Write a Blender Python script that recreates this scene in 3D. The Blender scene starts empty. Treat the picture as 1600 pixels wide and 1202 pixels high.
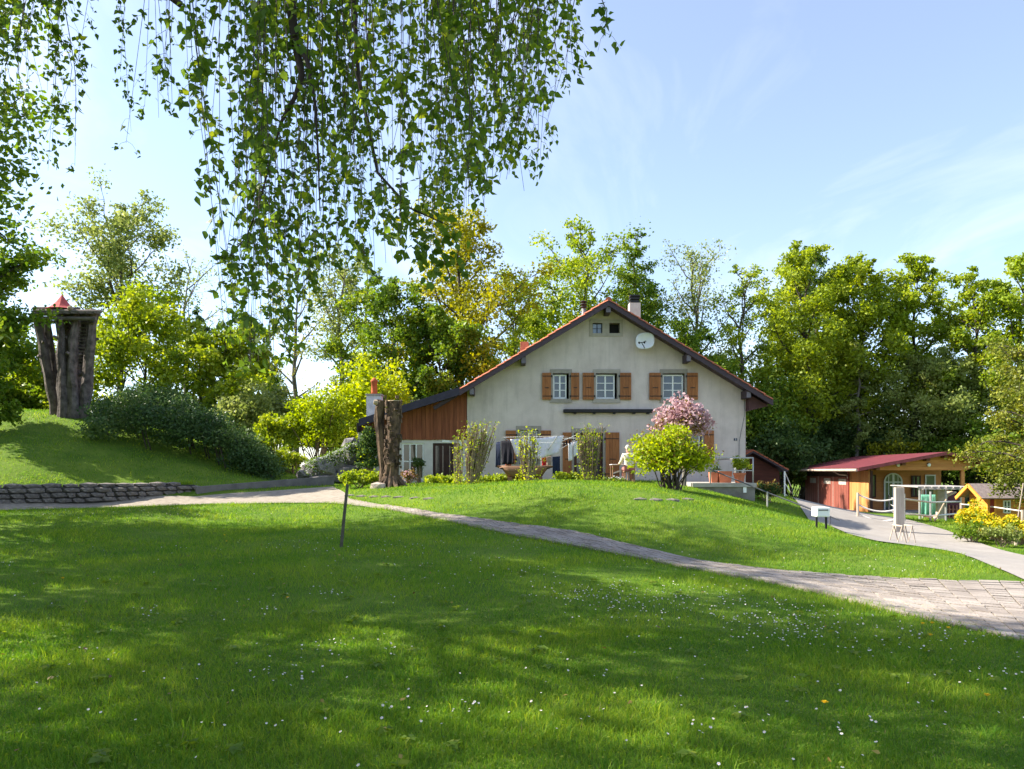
import bpy, math, random
import numpy as np
from mathutils import Vector, Matrix
R = math.radians
random.seed(7)
rng = np.random.default_rng(7)
scene = bpy.context.scene
col = scene.collection

# ---------------------------------------------------------------- camera
F, CU, CV, CZ = 1180.0, 800.0, 735.0, 1.6      # focal length in photo pixels, principal column, horizon row, eye height
cam_d = bpy.data.cameras.new('camera')
cam = bpy.data.objects.new('camera', cam_d); col.objects.link(cam)
cam.location = (0, 0, CZ); cam.rotation_euler = (R(90), 0, 0)
cam_d.sensor_width = 36.0; cam_d.lens = 36.0 * F / 1600.0
cam_d.shift_y = (CV - 601.0) / 1600.0
cam_d.clip_start = 0.05; cam_d.clip_end = 5000
scene.camera = cam

# ---------------------------------------------------------------- sky and sun
SUN_H = Vector((-0.99, 0.14)); SUN_H.normalize()
SUN_EL = R(37)
w = bpy.data.worlds.new('World'); scene.world = w; w.use_nodes = True
nt = w.node_tree; nt.nodes.clear()
wo = nt.nodes.new('ShaderNodeOutputWorld'); bg = nt.nodes.new('ShaderNodeBackground')
sky = nt.nodes.new('ShaderNodeTexSky'); sky.sky_type = 'NISHITA'; sky.sun_disc = False
sky.sun_elevation = SUN_EL; sky.sun_rotation = math.atan2(SUN_H.x, SUN_H.y)
sky.altitude = 600; sky.air_density = 1.0; sky.dust_density = 1.2; sky.ozone_density = 2.4
tc = nt.nodes.new('ShaderNodeTexCoord'); sep = nt.nodes.new('ShaderNodeSeparateXYZ')
nt.links.new(tc.outputs['Generated'], sep.inputs[0])
def wmath(op, a, b=None):
    m = nt.nodes.new('ShaderNodeMath'); m.operation = op
    for i, s in enumerate((a, b)):
        if s is None: continue
        if isinstance(s, (int, float)): m.inputs[i].default_value = s
        else: nt.links.new(s, m.inputs[i])
    return m.outputs[0]
zz = wmath('ADD', wmath('MAXIMUM', sep.outputs['Z'], 0.0), 0.12)
comb = nt.nodes.new('ShaderNodeCombineXYZ')
nt.links.new(wmath('DIVIDE', sep.outputs['X'], zz), comb.inputs[0])
nt.links.new(wmath('MULTIPLY', wmath('DIVIDE', sep.outputs['Y'], zz), 0.55), comb.inputs[1])
cn = nt.nodes.new('ShaderNodeTexNoise'); cn.inputs['Scale'].default_value = 1.5; cn.inputs['Detail'].default_value = 7
cn.inputs['Roughness'].default_value = 0.58; cn.inputs['Distortion'].default_value = 0.9
nt.links.new(comb.outputs[0], cn.inputs['Vector'])
cr = nt.nodes.new('ShaderNodeMapRange'); cr.inputs['From Min'].default_value = 0.47; cr.inputs['From Max'].default_value = 0.8
cr.inputs['To Min'].default_value = 0.10; cr.inputs['To Max'].default_value = 0.34
nt.links.new(cn.outputs['Fac'], cr.inputs['Value'])
cmix = nt.nodes.new('ShaderNodeMix'); cmix.data_type = 'RGBA'
nt.links.new(cr.outputs[0], cmix.inputs['Factor'])
nt.links.new(sky.outputs[0], cmix.inputs['A']); cmix.inputs['B'].default_value = (6.9, 6.7, 7.4, 1)
nt.links.new(cmix.outputs['Result'], bg.inputs['Color']); bg.inputs['Strength'].default_value = 0.108
nt.links.new(bg.outputs[0], wo.inputs[0])
sl = bpy.data.lights.new('sun', 'SUN'); sl.energy = 4.9; sl.angle = R(0.55); sl.color = (1.0, 0.93, 0.8)
so = bpy.data.objects.new('sun', sl); col.objects.link(so)
to_sun = Vector((SUN_H.x * math.cos(SUN_EL), SUN_H.y * math.cos(SUN_EL), math.sin(SUN_EL)))
so.rotation_euler = to_sun.to_track_quat('Z', 'Y').to_euler(); so.location = (-30, 10, 40)
vs = scene.view_settings; vs.view_transform = 'Standard'; vs.look = 'None'; vs.gamma = 1; vs.use_curve_mapping = False
vs.exposure = 1.52
cy = scene.cycles
cy.use_denoising = True; cy.max_bounces = 7; cy.diffuse_bounces = 4; cy.glossy_bounces = 2; cy.transmission_bounces = 4
cy.transparent_max_bounces = 4; cy.caustics_reflective = False; cy.caustics_refractive = False
cy.sample_clamp_indirect = 6.0

# ---------------------------------------------------------------- helpers
def P(u, v, d): return Vector(((u - CU) / F * d, d, CZ + (CV - v) / F * d))
def XU(u, d): return (u - CU) / F * d
def ZV(v, d): return CZ + (CV - v) / F * d
def lin(h): 
    h = [int(h[i:i+2], 16) / 255 for i in (0, 2, 4)]
    return tuple((c / 12.92 if c <= .04045 else ((c + .055) / 1.055) ** 2.4) for c in h)

MATS = {}
def mat(name, c, rough=0.8, var=0.2, scale=4.0, c2=None, bump=0.0, spec=0.3, stretch=(1, 1, 1), metal=0.0, detail=6, bscale=None, coord='Object', lo=.35, hi=.65):
    if name in MATS: return MATS[name]
    m = bpy.data.materials.new(name); m.use_nodes = True; n = m.node_tree; N = n.nodes; Lk = n.links
    b = N['Principled BSDF']; b.inputs['Roughness'].default_value = rough
    b.inputs['Specular IOR Level'].default_value = spec; b.inputs['Metallic'].default_value = metal
    t = N.new('ShaderNodeTexCoord'); mp = N.new('ShaderNodeMapping'); mp.inputs['Scale'].default_value = stretch
    Lk.new(t.outputs[coord], mp.inputs[0])
    nz = N.new('ShaderNodeTexNoise'); nz.inputs['Scale'].default_value = scale; nz.inputs['Detail'].default_value = detail
    nz.inputs['Roughness'].default_value = .62
    Lk.new(mp.outputs[0], nz.inputs['Vector'])
    mr = N.new('ShaderNodeMapRange'); mr.inputs['From Min'].default_value = lo; mr.inputs['From Max'].default_value = hi
    Lk.new(nz.outputs['Fac'], mr.inputs['Value'])
    mx = N.new('ShaderNodeMix'); mx.data_type = 'RGBA'
    Lk.new(mr.outputs[0], mx.inputs['Factor'])
    a = c; bcol = c2 if c2 else tuple(min(1, x * (1 + var)) for x in c)
    if not c2: a = tuple(x * (1 - var) for x in c)
    mx.inputs['A'].default_value = (*a, 1); mx.inputs['B'].default_value = (*bcol, 1)
    oi = N.new('ShaderNodeObjectInfo'); hv = N.new('ShaderNodeHueSaturation')
    mv = N.new('ShaderNodeMapRange'); mv.inputs['To Min'].default_value = .86; mv.inputs['To Max'].default_value = 1.14
    Lk.new(oi.outputs['Random'], mv.inputs['Value']); Lk.new(mv.outputs[0], hv.inputs['Value'])
    Lk.new(mx.outputs['Result'], hv.inputs['Color']); Lk.new(hv.outputs[0], b.inputs['Base Color'])
    if bump:
        n2 = N.new('ShaderNodeTexNoise'); n2.inputs['Scale'].default_value = bscale or scale * 3; n2.inputs['Detail'].default_value = 5
        Lk.new(mp.outputs[0], n2.inputs['Vector'])
        bp = N.new('ShaderNodeBump'); bp.inputs['Strength'].default_value = bump; bp.inputs['Distance'].default_value = 0.03
        Lk.new(n2.outputs['Fac'], bp.inputs['Height']); Lk.new(bp.outputs[0], b.inputs['Normal'])
    MATS[name] = m; return m

def leafmat(name, c0, c1, c2, trans=0.42, rough=0.5, spec=0.25):
    """leaf: colour runs c0..c2 with the leaf's own 'tint', part of the light passes through"""
    if name in MATS: return MATS[name]
    m = bpy.data.materials.new(name); m.use_nodes = True; n = m.node_tree; N = n.nodes; Lk = n.links
    b = N['Principled BSDF']; out = N['Material Output']; b.inputs['Roughness'].default_value = rough
    b.inputs['Specular IOR Level'].default_value = spec
    at = N.new('ShaderNodeAttribute'); at.attribute_name = 'tint'
    cr = N.new('ShaderNodeValToRGB'); e = cr.color_ramp.elements
    e[0].position = 0.0; e[0].color = (*c0, 1); e[1].position = 1.0; e[1].color = (*c2, 1)
    k = e.new(0.5); k.color = (*c1, 1)
    Lk.new(at.outputs['Fac'], cr.inputs[0]); Lk.new(cr.outputs[0], b.inputs['Base Color'])
    tr = N.new('ShaderNodeBsdfTranslucent')
    hv = N.new('ShaderNodeHueSaturation'); hv.inputs['Value'].default_value = 1.5; hv.inputs['Saturation'].default_value = 1.08; hv.inputs['Hue'].default_value = .49
    Lk.new(cr.outputs[0], hv.inputs['Color']); Lk.new(hv.outputs[0], tr.inputs[0])
    ms = N.new('ShaderNodeMixShader'); ms.inputs[0].default_value = trans
    Lk.new(b.outputs[0], ms.inputs[1]); Lk.new(tr.outputs[0], ms.inputs[2]); Lk.new(ms.outputs[0], out.inputs[0])
    MATS[name] = m; return m

def glassmat(name, tint=(.02, .025, .03), rough=.04):
    if name in MATS: return MATS[name]
    m = bpy.data.materials.new(name); m.use_nodes = True
    b = m.node_tree.nodes['Principled BSDF']; b.inputs['Base Color'].default_value = (*tint, 1)
    b.inputs['Roughness'].default_value = rough; b.inputs['Specular IOR Level'].default_value = .9
    MATS[name] = m; return m

ORG = {}
def link(o, parent):
    col.objects.link(o)
    if parent is not None:
        o.parent = parent; ORG[o.name] = ORG[parent.name]
    else: ORG[o.name] = Vector((0, 0, 0))
    return o
def tag(o, label=None, cat=None, group=None, kind=None):
    if label: o['label'] = label
    if cat: o['category'] = cat
    if group: o['group'] = group
    if kind: o['kind'] = kind
    return o
def thing(name, loc, label, cat, group=None):
    o = bpy.data.objects.new(name, None); col.objects.link(o); o.location = loc; o.empty_display_size = .2
    ORG[o.name] = Vector(loc); return tag(o, label, cat, group)
def org(parent): return ORG[parent.name] if parent is not None else Vector((0, 0, 0))

class MB:
    def __init__(s): s.v = []; s.f = []
    def add(s, vs, fs):
        k = len(s.v); s.v += [tuple(p) for p in vs]; s.f += [tuple(i + k for i in f) for f in fs]; return s
    def box(s, x0, x1, y0, y1, z0, z1):
        return s.add([(x0,y0,z0),(x1,y0,z0),(x1,y1,z0),(x0,y1,z0),(x0,y0,z1),(x1,y0,z1),(x1,y1,z1),(x0,y1,z1)],
                     [(0,3,2,1),(4,5,6,7),(0,1,5,4),(1,2,6,5),(2,3,7,6),(3,0,4,7)])
    def obox(s, c, size, M=None):
        hx, hy, hz = [q / 2 for q in size]; M = M or Matrix.Identity(3); c = Vector(c)
        pts = [c + M @ Vector(p) for p in [(-hx,-hy,-hz),(hx,-hy,-hz),(hx,hy,-hz),(-hx,hy,-hz),(-hx,-hy,hz),(hx,-hy,hz),(hx,hy,hz),(-hx,hy,hz)]]
        return s.add(pts, [(0,3,2,1),(4,5,6,7),(0,1,5,4),(1,2,6,5),(2,3,7,6),(3,0,4,7)])
    def beam(s, a, b, w, h, up=(0, 0, 1)):
        a = Vector(a); b = Vector(b); d = (b - a); L = d.length; d.normalize(); up = Vector(up)
        x = d.cross(up); 
        if x.length < 1e-4: x = d.cross(Vector((0, 1, 0)))
        x.normalize(); z = x.cross(d); M = Matrix((x, d, z)).transposed()
        return s.obox((a + b) / 2, (w, L, h), M)
    def prism(s, poly, y0, y1):
        """polygon of (x, z) extruded along y"""
        n = len(poly); vs = [(x, y0, z) for x, z in poly] + [(x, y1, z) for x, z in poly]
        return s.add(vs, [tuple(range(n)), tuple(range(2*n-1, n-1, -1))] + [(i, i+n, (i+1) % n + n, (i+1) % n) for i in range(n)])
    def slab(s, poly, z0, z1):
        n = len(poly); vs = [(x, y, z0) for x, y in poly] + [(x, y, z1) for x, y in poly]
        return s.add(vs, [tuple(range(n-1, -1, -1)), tuple(range(n, 2*n))] + [(i, (i+1) % n, (i+1) % n + n, i+n) for i in range(n)])
    def tube(s, pts, rad, n=6, cap=True):
        pts = [Vector(p) for p in pts]
        if not hasattr(rad, '__len__'): rad = [rad] * len(pts)
        k = len(s.v); m = len(pts); ref = None
        for i, p in enumerate(pts):
            d = (pts[min(i+1, m-1)] - pts[max(i-1, 0)]); d.normalize()
            if ref is None: ref = Vector((1, 0, 0)) if abs(d.x) < .8 else Vector((0, 1, 0))
            x = ref - d * ref.dot(d); x.normalize(); ref = x; y = d.cross(x)
            for j in range(n):
                a = 2 * math.pi * j / n
                s.v.append(tuple(p + (x * math.cos(a) + y * math.sin(a)) * rad[i]))
        for i in range(m - 1):
            for j in range(n):
                a = k + i*n + j; b = k + i*n + (j+1) % n
                s.f.append((a, b, b + n, a + n))
        if cap:
            s.f.append(tuple(k + j for j in range(n-1, -1, -1))); s.f.append(tuple(k + (m-1)*n + j for j in range(n)))
        return s
    def lathe(s, c, prof, n=14):
        """profile of (r, z) around a vertical axis through c"""
        c = Vector(c); return s.tube([c + Vector((0, 0, z)) for r, z in prof], [r for r, z in prof], n)
    def build(s, name, m, parent=None, smooth=False, bevel=0, kind=None):
        o0 = org(parent); me = bpy.data.meshes.new(name)
        me.from_pydata([(x - o0.x, y - o0.y, z - o0.z) for x, y, z in s.v], [], s.f)
        me.validate(); me.materials.append(m)
        if smooth: me.polygons.foreach_set('use_smooth', [True] * len(me.polygons))
        o = bpy.data.objects.new(name, me); link(o, parent)
        if bevel:
            bv = o.modifiers.new('bevel', 'BEVEL'); bv.width = bevel; bv.segments = 1; bv.limit_method = 'ANGLE'; bv.angle_limit = R(40)
        if kind: o['kind'] = kind
        return o

def unit(a): return a / np.maximum(np.linalg.norm(a, axis=1, keepdims=True), 1e-9)
QUAD = np.array([(-.5, 0, 0), (0, .32, .10), (.5, 0, -.06), (0, -.32, .10)])
BIRCH = np.array([(0, 0, 0), (.26, .33, .05), (.44, .30, .06), (1.0, 0, -.10), (.44, -.30, .06), (.26, -.33, .05)])
MAPLE = np.array([(-.5, 0, 0), (-.2, .34, .06), (.08, .26, .02), (.55, 0, -.1), (.08, -.26, .02), (-.2, -.34, .06)])
def poly_mesh(name, V, k, tint):
    """mesh of n k-gons from V (n*k, 3); tint (n,) or (n*k,) stored per vertex"""
    n = len(V) // k; me = bpy.data.meshes.new(name)
    me.vertices.add(n * k); me.vertices.foreach_set('co', V.astype(np.float32).ravel())
    me.loops.add(n * k); me.loops.foreach_set('vertex_index', np.arange(n * k, dtype=np.int32))
    me.polygons.add(n); me.polygons.foreach_set('loop_start', np.arange(0, n * k, k, dtype=np.int32))
    if len(tint) == n: tint = np.repeat(tint, k)
    a = me.attributes.new('tint', 'FLOAT', 'POINT'); a.data.foreach_set('value', np.clip(tint, 0, 1).astype(np.float32))
    me.update(calc_edges=True); return me
def leaves(name, Pn, size, tint, m, parent, shape=QUAD, up=.5, aim=None, kind='stuff', rg=None):
    rg = rg or rng; n = len(Pn); o0 = np.array(org(parent))
    nn = unit(rg.normal(size=(n, 3)) + np.array((0, 0, up)))
    t = rg.normal(size=(n, 3)) if aim is None else aim + rg.normal(size=(n, 3)) * .45
    t = unit(t - nn * np.sum(t * nn, axis=1, keepdims=True)); b = np.cross(nn, t)
    V = Pn[:, None, :] + size[:, None, None] * (shape[None, :, 0:1] * t[:, None, :] + shape[None, :, 1:2] * b[:, None, :] + shape[None, :, 2:3] * nn[:, None, :])
    me = poly_mesh(name, V.reshape(-1, 3) - o0, len(shape), tint); me.materials.append(m)
    o = bpy.data.objects.new(name, me); link(o, parent)
    if kind: o['kind'] = kind
    return o
def copy_tree(o, parent=None):
    c = o.copy(); col.objects.link(c); c.parent = parent
    for ch in list(o.children): copy_tree(ch, c)
    return c

# ---------------------------------------------------------------- terrain: height from levels read off the photograph
CP = []
def cuvz(*pts):
    for u, v, z in pts:
        d = (CZ - z) * F / (v - CV); CP.append((XU(u, d), d, z))
def cuvd(*pts):
    for u, v, d in pts: CP.append((XU(u, d), d, ZV(v, d)))
def cudz(*pts):
    for u, d, z in pts: CP.append((XU(u, d), d, z))
LOW = [(2100,1122,-.15),(2000,1099,-.13),(1900,1075,-.1),(1800,1052,-.1),(1700,1028,-.1),(1600,1005,-.1),(1500,982,-.1),(1400,960,-.1),(1300,935,-.08),(1200,912,-.05),(1100,895,0),(1000,875,.06),(900,856,.17),(800,838,.33),(700,816,.45),(600,797,.55),(500,787,.62),(300,790,.6),(100,796,.58),(-60,800,.55)]
UPP = [(2100,929,-.2),(2000,926,-.18),(1900,923,-.16),(1800,920,-.15),(1700,917,-.15),(1600,914,-.15),(1500,911,-.13),(1400,907,-.12),(1300,901,-.1),(1200,892,-.07),(1100,880,0),(1000,857,.08),(900,834,.22),(800,820,.38),(700,806,.5),(600,790,.62),(545,780,.75)]
FORE = [(530,766,.93),(520,761,1.0),(420,769,.85),(305,780,.65),(150,783,.6),(0,787,.6),(-60,789,.6)]
cuvz(*LOW); cuvz(*UPP); cuvz(*FORE)
cuvz((400,850,.25),(200,850,.25),(0,850,.25),(0,1000,.06),(800,1000,.03),(400,950,.1),(800,900,.15),(600,850,.27))
CP += [(0,0,0),(-5,0,.05),(5,0,-.1),(0,-10,0),(-15,-10,.3),(15,-10,-.3),(-10,5,.15),(-12,12,.35),(10,3,-.2),(14,8,-.3)]
cuvz((560,768,.95),(700,772,.97),(850,776,.97),(1000,778,.95),(1080,776,.92))
cudz((600,27,1.05),(800,27,1.1),(1000,27,1.1),(1080,25,1.02),(730,30,1.15),(1165,30,1.0),(560,29,1.03),(900,34,1.1),(1000,40,.9),(1150,26,.75))
cuvd((1200,792,22),(1300,832,18),(1340,845,17),(1420,850,17),(1500,865,15.5),(1560,888,13))
cuvd((1000,800,16.6),(900,800,16.3),(800,800,17.5),(1200,840,15.5),(1100,830,15.5),(1300,870,14),(1450,885,13),(1100,785,20),(1199,796,24.3),(1297,829,23.6))
cuvd((0,757,23.2),(150,757,25),(300,752,26),(420,752,28),(500,752,30),(0,700,27),(150,700,28),(0,650,31),(100,645,32.5),(250,690,30.5),(300,700,31),(400,735,30),(-150,700,27),(-150,640,32))
cudz((100,45,3.5),(300,45,2.5),(500,45,1.5),(700,50,1.0),(450,36,1.8),(540,34,1.3),(-200,45,3.6))
cuvz((1420,851,-.3),(1480,840,-.5),(1600,880,-.35),(1300,808,-.65))
cudz((1240,50,-.8),(1330,46,-.85),(1257,56,-.85),(1500,50,-.75),(1500,35,-.62),(1600,30,-.55),(1700,25,-.5),(1250,36,-.65),(1200,34,-.2))
CPA = np.array(CP)
def _k(r): return np.where(r > 1e-6, r * r * np.log(np.maximum(r, 1e-6)), 0)
_n = len(CPA); _D = np.linalg.norm(CPA[:, None, :2] - CPA[None, :, :2], axis=2)
_A = np.zeros((_n + 3, _n + 3)); _A[:_n, :_n] = _k(_D) + np.eye(_n) * 2.0
_A[:_n, _n] = 1; _A[:_n, _n+1:] = CPA[:, :2]; _A[_n, :_n] = 1; _A[_n+1:, :_n] = CPA[:, :2].T
_W = np.linalg.solve(_A, np.concatenate([CPA[:, 2], np.zeros(3)]))
def H(x, y):
    x = np.atleast_1d(np.asarray(x, float)).ravel(); y = np.atleast_1d(np.asarray(y, float)).ravel(); out = np.empty(len(x))
    for i in range(0, len(x), 20000):
        xs, ys = x[i:i+20000], y[i:i+20000]
        xc, yc = np.clip(xs, -32, 32), np.clip(ys, -12, 58)
        r = np.hypot(xc[:, None] - CPA[None, :, 0], yc[:, None] - CPA[None, :, 1])
        z = _k(r) @ _W[:_n] + _W[_n] + xc * _W[_n+1] + yc * _W[_n+2]
        off = np.hypot(xs - xc, ys - yc); f = np.exp(-off / 40.0)
        out[i:i+20000] = np.clip(z, -1.0, 4.6) * f + 0.2 * (1 - f)
    return out
def h(x, y): return float(H(x, y)[0])
def G(u, v, d0=3.0, d1=70.0):
    """where the ray through a pixel first meets the ground"""
    d = np.arange(d0, d1, .05); x = (u - CU) / F * d; z = CZ + (CV - v) / F * d
    g = H(x, d); k = np.argmax(z <= g)
    if z[k] > g[k]: k = len(d) - 1
    return Vector((x[k], d[k], g[k]))
def flat(pts): return [(XU(u, (CZ - z) * F / (v - CV)), (CZ - z) * F / (v - CV)) for u, v, z in pts]
def curve_uv(pts, n):
    """smooth curve through photo points (Catmull-Rom), n steps per span, dropped onto the ground"""
    p = [np.array(q[:2], float) for q in pts]; p = [2 * p[0] - p[1]] + p + [2 * p[-1] - p[-2]]; out = []
    for i in range(1, len(p) - 2):
        for k in range(n):
            t = k / n; out.append(.5 * (2 * p[i] + (p[i+1] - p[i-1]) * t + (2*p[i-1] - 5*p[i] + 4*p[i+1] - p[i+2]) * t*t + (3*p[i] - p[i-1] - 3*p[i+1] + p[i+2]) * t**3))
    out.append(p[-2]); return [tuple(G(u, v, 4.5, 45)[:2]) for u, v in out]
NSP = 3
LOWX, UPPX, FOREX = curve_uv(LOW, NSP), curve_uv(UPP, NSP), flat(FORE)
PATH_POLY = LOWX[:] + FOREX[::-1] + UPPX[::-1]
DRIVE = curve_uv([(1680,945),(1600,909),(1560,891),(1500,867),(1430,855),(1370,847),(1325,836)], 3) + flat([(1240,818,-.4)]) + \
        [(10.9, 33), (14.5, 45), (20.4, 58), (22.6, 57), (21.2, 46.2)] + flat([(1345,808,-.72),(1420,828,-.58),(1480,835,-.52),(1530,844,-.48),(1600,858,-.42),(1680,876,-.38)]) + [(16.5,12),(15.5,10)]
def inside(poly, x, y):
    x = np.asarray(x); y = np.asarray(y); c = np.zeros(x.shape, bool); n = len(poly)
    for i in range(n):
        x0, y0 = poly[i]; x1, y1 = poly[(i + 1) % n]
        if y0 == y1: continue
        c ^= ((y0 > y) != (y1 > y)) & (x < (x1 - x0) * (y - y0) / (y1 - y0) + x0)
    return c
from mathutils.geometry import delaunay_2d_cdt
# ---------------------------------------------------------------- ground, path, drive
def axis(a, b, step, far):
    m = list(np.arange(a, b + 1e-6, step)); s = step; q = m[-1]
    while q < far: s *= 1.22; q += s; m.append(q)
    s = step; q = m[0]
    while q > -far: s *= 1.22; q -= s; m.insert(0, q)
    return np.array(m)
gx, gy = axis(-24, 26, .3, 1800), axis(-6, 50, .3, 1800)
GX, GY = np.meshgrid(gx, gy); gz = H(GX, GY)
nz_ = (np.sin(GX * 1.7 + 1.3 * np.sin(GY * .9)) * np.sin(GY * 1.3 + np.cos(GX * .8))).ravel() * .012
onp = inside(PATH_POLY, GX.ravel(), GY.ravel()) | inside(DRIVE, GX.ravel(), GY.ravel())
gz = gz + np.where(onp, -.0, nz_)
me = bpy.data.meshes.new('ground'); nx, ny = len(gx), len(gy)
idx = np.arange(nx * ny).reshape(ny, nx)
fc = np.stack([idx[:-1, :-1], idx[:-1, 1:], idx[1:, 1:], idx[1:, :-1]], -1).reshape(-1, 4)
me.from_pydata(np.stack([GX.ravel(), GY.ravel(), gz], 1).tolist(), [], fc.tolist())
me.polygons.foreach_set('use_smooth', [True] * len(me.polygons))
GRASSG = mat('grass_ground', (.075, .14, .016), .95, c2=(.135, .20, .025), scale=.9, bump=.9, bscale=60, spec=.1)
me.materials.append(GRASSG)
ground = bpy.data.objects.new('ground', me); link(ground, None); tag(ground, 'green lawn and meadow ground rising to the house', 'ground', kind='structure')

def sheet(name, poly, step, dz, m, label, cat):
    pts = []
    n = len(poly)
    for i in range(n):
        a, b = Vector(poly[i]), Vector(poly[(i + 1) % n]); k = max(1, int((b - a).length / step))
        pts += [a.lerp(b, j / k) for j in range(k)]
    nb = len(pts); xs = [p.x for p in pts]; ys = [p.y for p in pts]
    X, Y = np.meshgrid(np.arange(min(xs), max(xs), step), np.arange(min(ys), max(ys), step))
    X = X.ravel() + rng.uniform(-.05, .05, X.size); Y = Y.ravel() + rng.uniform(-.05, .05, Y.size)
    ok = inside(poly, X, Y); ip = [Vector((a, b)) for a, b in zip(X[ok], Y[ok])]
    V, E, Fc, *_ = delaunay_2d_cdt(pts + ip, [(i, (i + 1) % nb) for i in range(nb)], [], 1, 1e-5)
    vx = np.array([p.x for p in V]); vy = np.array([p.y for p in V]); vz = H(vx, vy) + dz
    b = MB(); b.v = list(zip(vx, vy, vz)); b.f = [tuple(f) for f in Fc]
    o = b.build(name, m, smooth=True); return tag(o, label, cat, kind='structure')
SAND = mat('path_bed', (.22, .185, .145), .95, c2=(.33, .285, .23), scale=6, bump=.3)
path = sheet('path', PATH_POLY, .3, .02, SAND, 'pale paved path curving between lawn and mound', 'path')
ASPH = mat('drive_asphalt', (.30, .27, .245), .92, c2=(.40, .365, .33), scale=1.3, bump=.35, bscale=90, lo=.3, hi=.75)
drive = sheet('road', DRIVE, .5, .03, ASPH, 'pale worn asphalt drive beside the timber outbuilding', 'drive')

PAVM = mat('paver', (.20, .165, .14), .9, c2=(.37, .32, .28), scale=1.3, bump=.5, bscale=40, lo=.3, hi=.68, detail=10)
pav = []
sheet_poly = None
def lerp2(A, t):
    i = min(int(t), len(A) - 2); f = t - i; return (A[i][0] * (1 - f) + A[i+1][0] * f, A[i][1] * (1 - f) + A[i+1][1] * f)
NL = 15 * NSP + 1; cl = [((LOWX[i][0] + UPPX[i][0]) / 2, (LOWX[i][1] + UPPX[i][1]) / 2) for i in range(NL)]
cum = [0]
for i in range(NL - 1): cum.append(cum[-1] + math.hypot(cl[i+1][0] - cl[i][0], cl[i+1][1] - cl[i][1]))
rows = int(cum[-1] / .21)
def sk(t): return NSP * min(1, max(0, (14.5 - t / NSP) / 3))
def s2t(s):
    for i in range(NL - 1):
        if s <= cum[i+1] or i == NL - 2: return i + min(1, (s - cum[i]) / (cum[i+1] - cum[i]))
for r in range(rows):
    t0, t1 = s2t(r * cum[-1] / rows + .008), s2t((r + 1) * cum[-1] / rows - .008)
    a0, a1, b0, b1 = lerp2(LOWX, t0), lerp2(LOWX, t1), lerp2(UPPX, t0 + sk(t0)), lerp2(UPPX, t1 + sk(t1))
    W = math.hypot(b0[0] - a0[0], b0[1] - a0[1]); k = max(3, round(W / .22)); off = .5 if r % 2 else 0
    cuts = sorted({0., 1.} | {(q + off) / k for q in range(k + 1) if 0 < (q + off) / k < 1})
    for w0, w1 in zip(cuts[:-1], cuts[1:]):
        if w1 - w0 < .3 / k: continue
        g = .016 / W; w0 += g; w1 -= g
        c = [(a[0] + (b[0] - a[0]) * q, a[1] + (b[1] - a[1]) * q) for a, b, q in ((a0, b0, w0), (a1, b1, w0), (a1, b1, w1), (a0, b0, w1))]
        pav.append(c)
pa = np.array(pav); cz = H(pa[:, :, 0], pa[:, :, 1]).reshape(-1, 4)
order = np.argsort(np.hypot(pa[:, :, 0].mean(1), pa[:, :, 1].mean(1)) + 100 * (np.abs(pa[:, :, 0].mean(1)) > .675 * pa[:, :, 1].mean(1)))
rest = MB()
jb = MB(); JN = 4 * NL
for i in range(JN + 1):
    t_ = (NL - 1) * i / JN; a_, b_ = lerp2(LOWX, t_), lerp2(UPPX, min(t_ + sk(t_), len(UPPX) - 1.001))
    for w in range(9):
        f_ = .004 + .992 * w / 8; x_, y_ = a_[0] + (b_[0] - a_[0]) * f_, a_[1] + (b_[1] - a_[1]) * f_; jb.v.append((x_, y_, h(x_, y_) + .031))
jb.f = [(i*9 + w, (i+1)*9 + w, (i+1)*9 + w + 1, i*9 + w + 1) for i in range(JN) for w in range(8)]
jb.build('joint_bed', mat('joint_soil', (.07, .06, .04), .95, c2=(.12, .105, .075), scale=8), path, smooth=True)
for q, i in enumerate(order):
    dz = .046 + random.uniform(-.007, .007); tl = random.uniform(-.004, .004)
    top = [(x, y, z + dz + (tl if j < 2 else -tl)) for j, ((x, y), z) in enumerate(zip(pav[i], cz[i]))]
    vs_ = [(x, y, z - .06) for x, y, z in top] + top
    b = MB() if q < 300 else rest
    b.add(vs_, [(3, 2, 1, 0), (4, 5, 6, 7), (0, 1, 5, 4), (1, 2, 6, 5), (2, 3, 7, 6), (3, 0, 4, 7)])
    if q < 300: b.build('paver', PAVM, path)
rest.build('paver_field', PAVM, path, kind='stuff')

# ---------------------------------------------------------------- stone wall and kerb along the bank
STONE = mat('wall_stone', (.10, .09, .085), .9, c2=(.26, .22, .19), scale=5, bump=.8, lo=.3, hi=.7)
wl = [(-1.0, 787.5), (0, 787), (75, 786), (150, 783.5), (230, 782), (306, 779)]
a0 = Vector((*flat([(-60, 789, .6)])[0], 0)); a1 = Vector((*flat([(306, 779, .65)])[0], 0))
wd = (a1 - a0); WL = wd.length; wd.normalize(); wn = Vector((-wd.y, wd.x, 0))
sw = thing('stone_wall', ((a0 + a1) / 2).to_tuple()[:2] + (h(*((a0 + a1) / 2).to_tuple()[:2]),), 'low dry stone retaining wall of dark rough stones below the grass bank', 'wall')
core = MB()
wza, wzb = ZV(789, a0.y), ZV(779.5, a1.y)
def wz(p): return wza + (wzb - wza) * ((p - a0).dot(wd) / WL)
for i in range(24):
    p = a0 + wd * (WL * i / 24); q = a0 + wd * (WL * (i + 1) / 24); z = wz(p)
    core.beam(p + wn * .3 + Vector((0, 0, z + .16)), q + wn * .3 + Vector((0, 0, z + .16)), .42, .62)
core.build('mortar_core', mat('mortar_dark', (.05, .045, .04), .95, bump=.6), sw)
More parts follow.
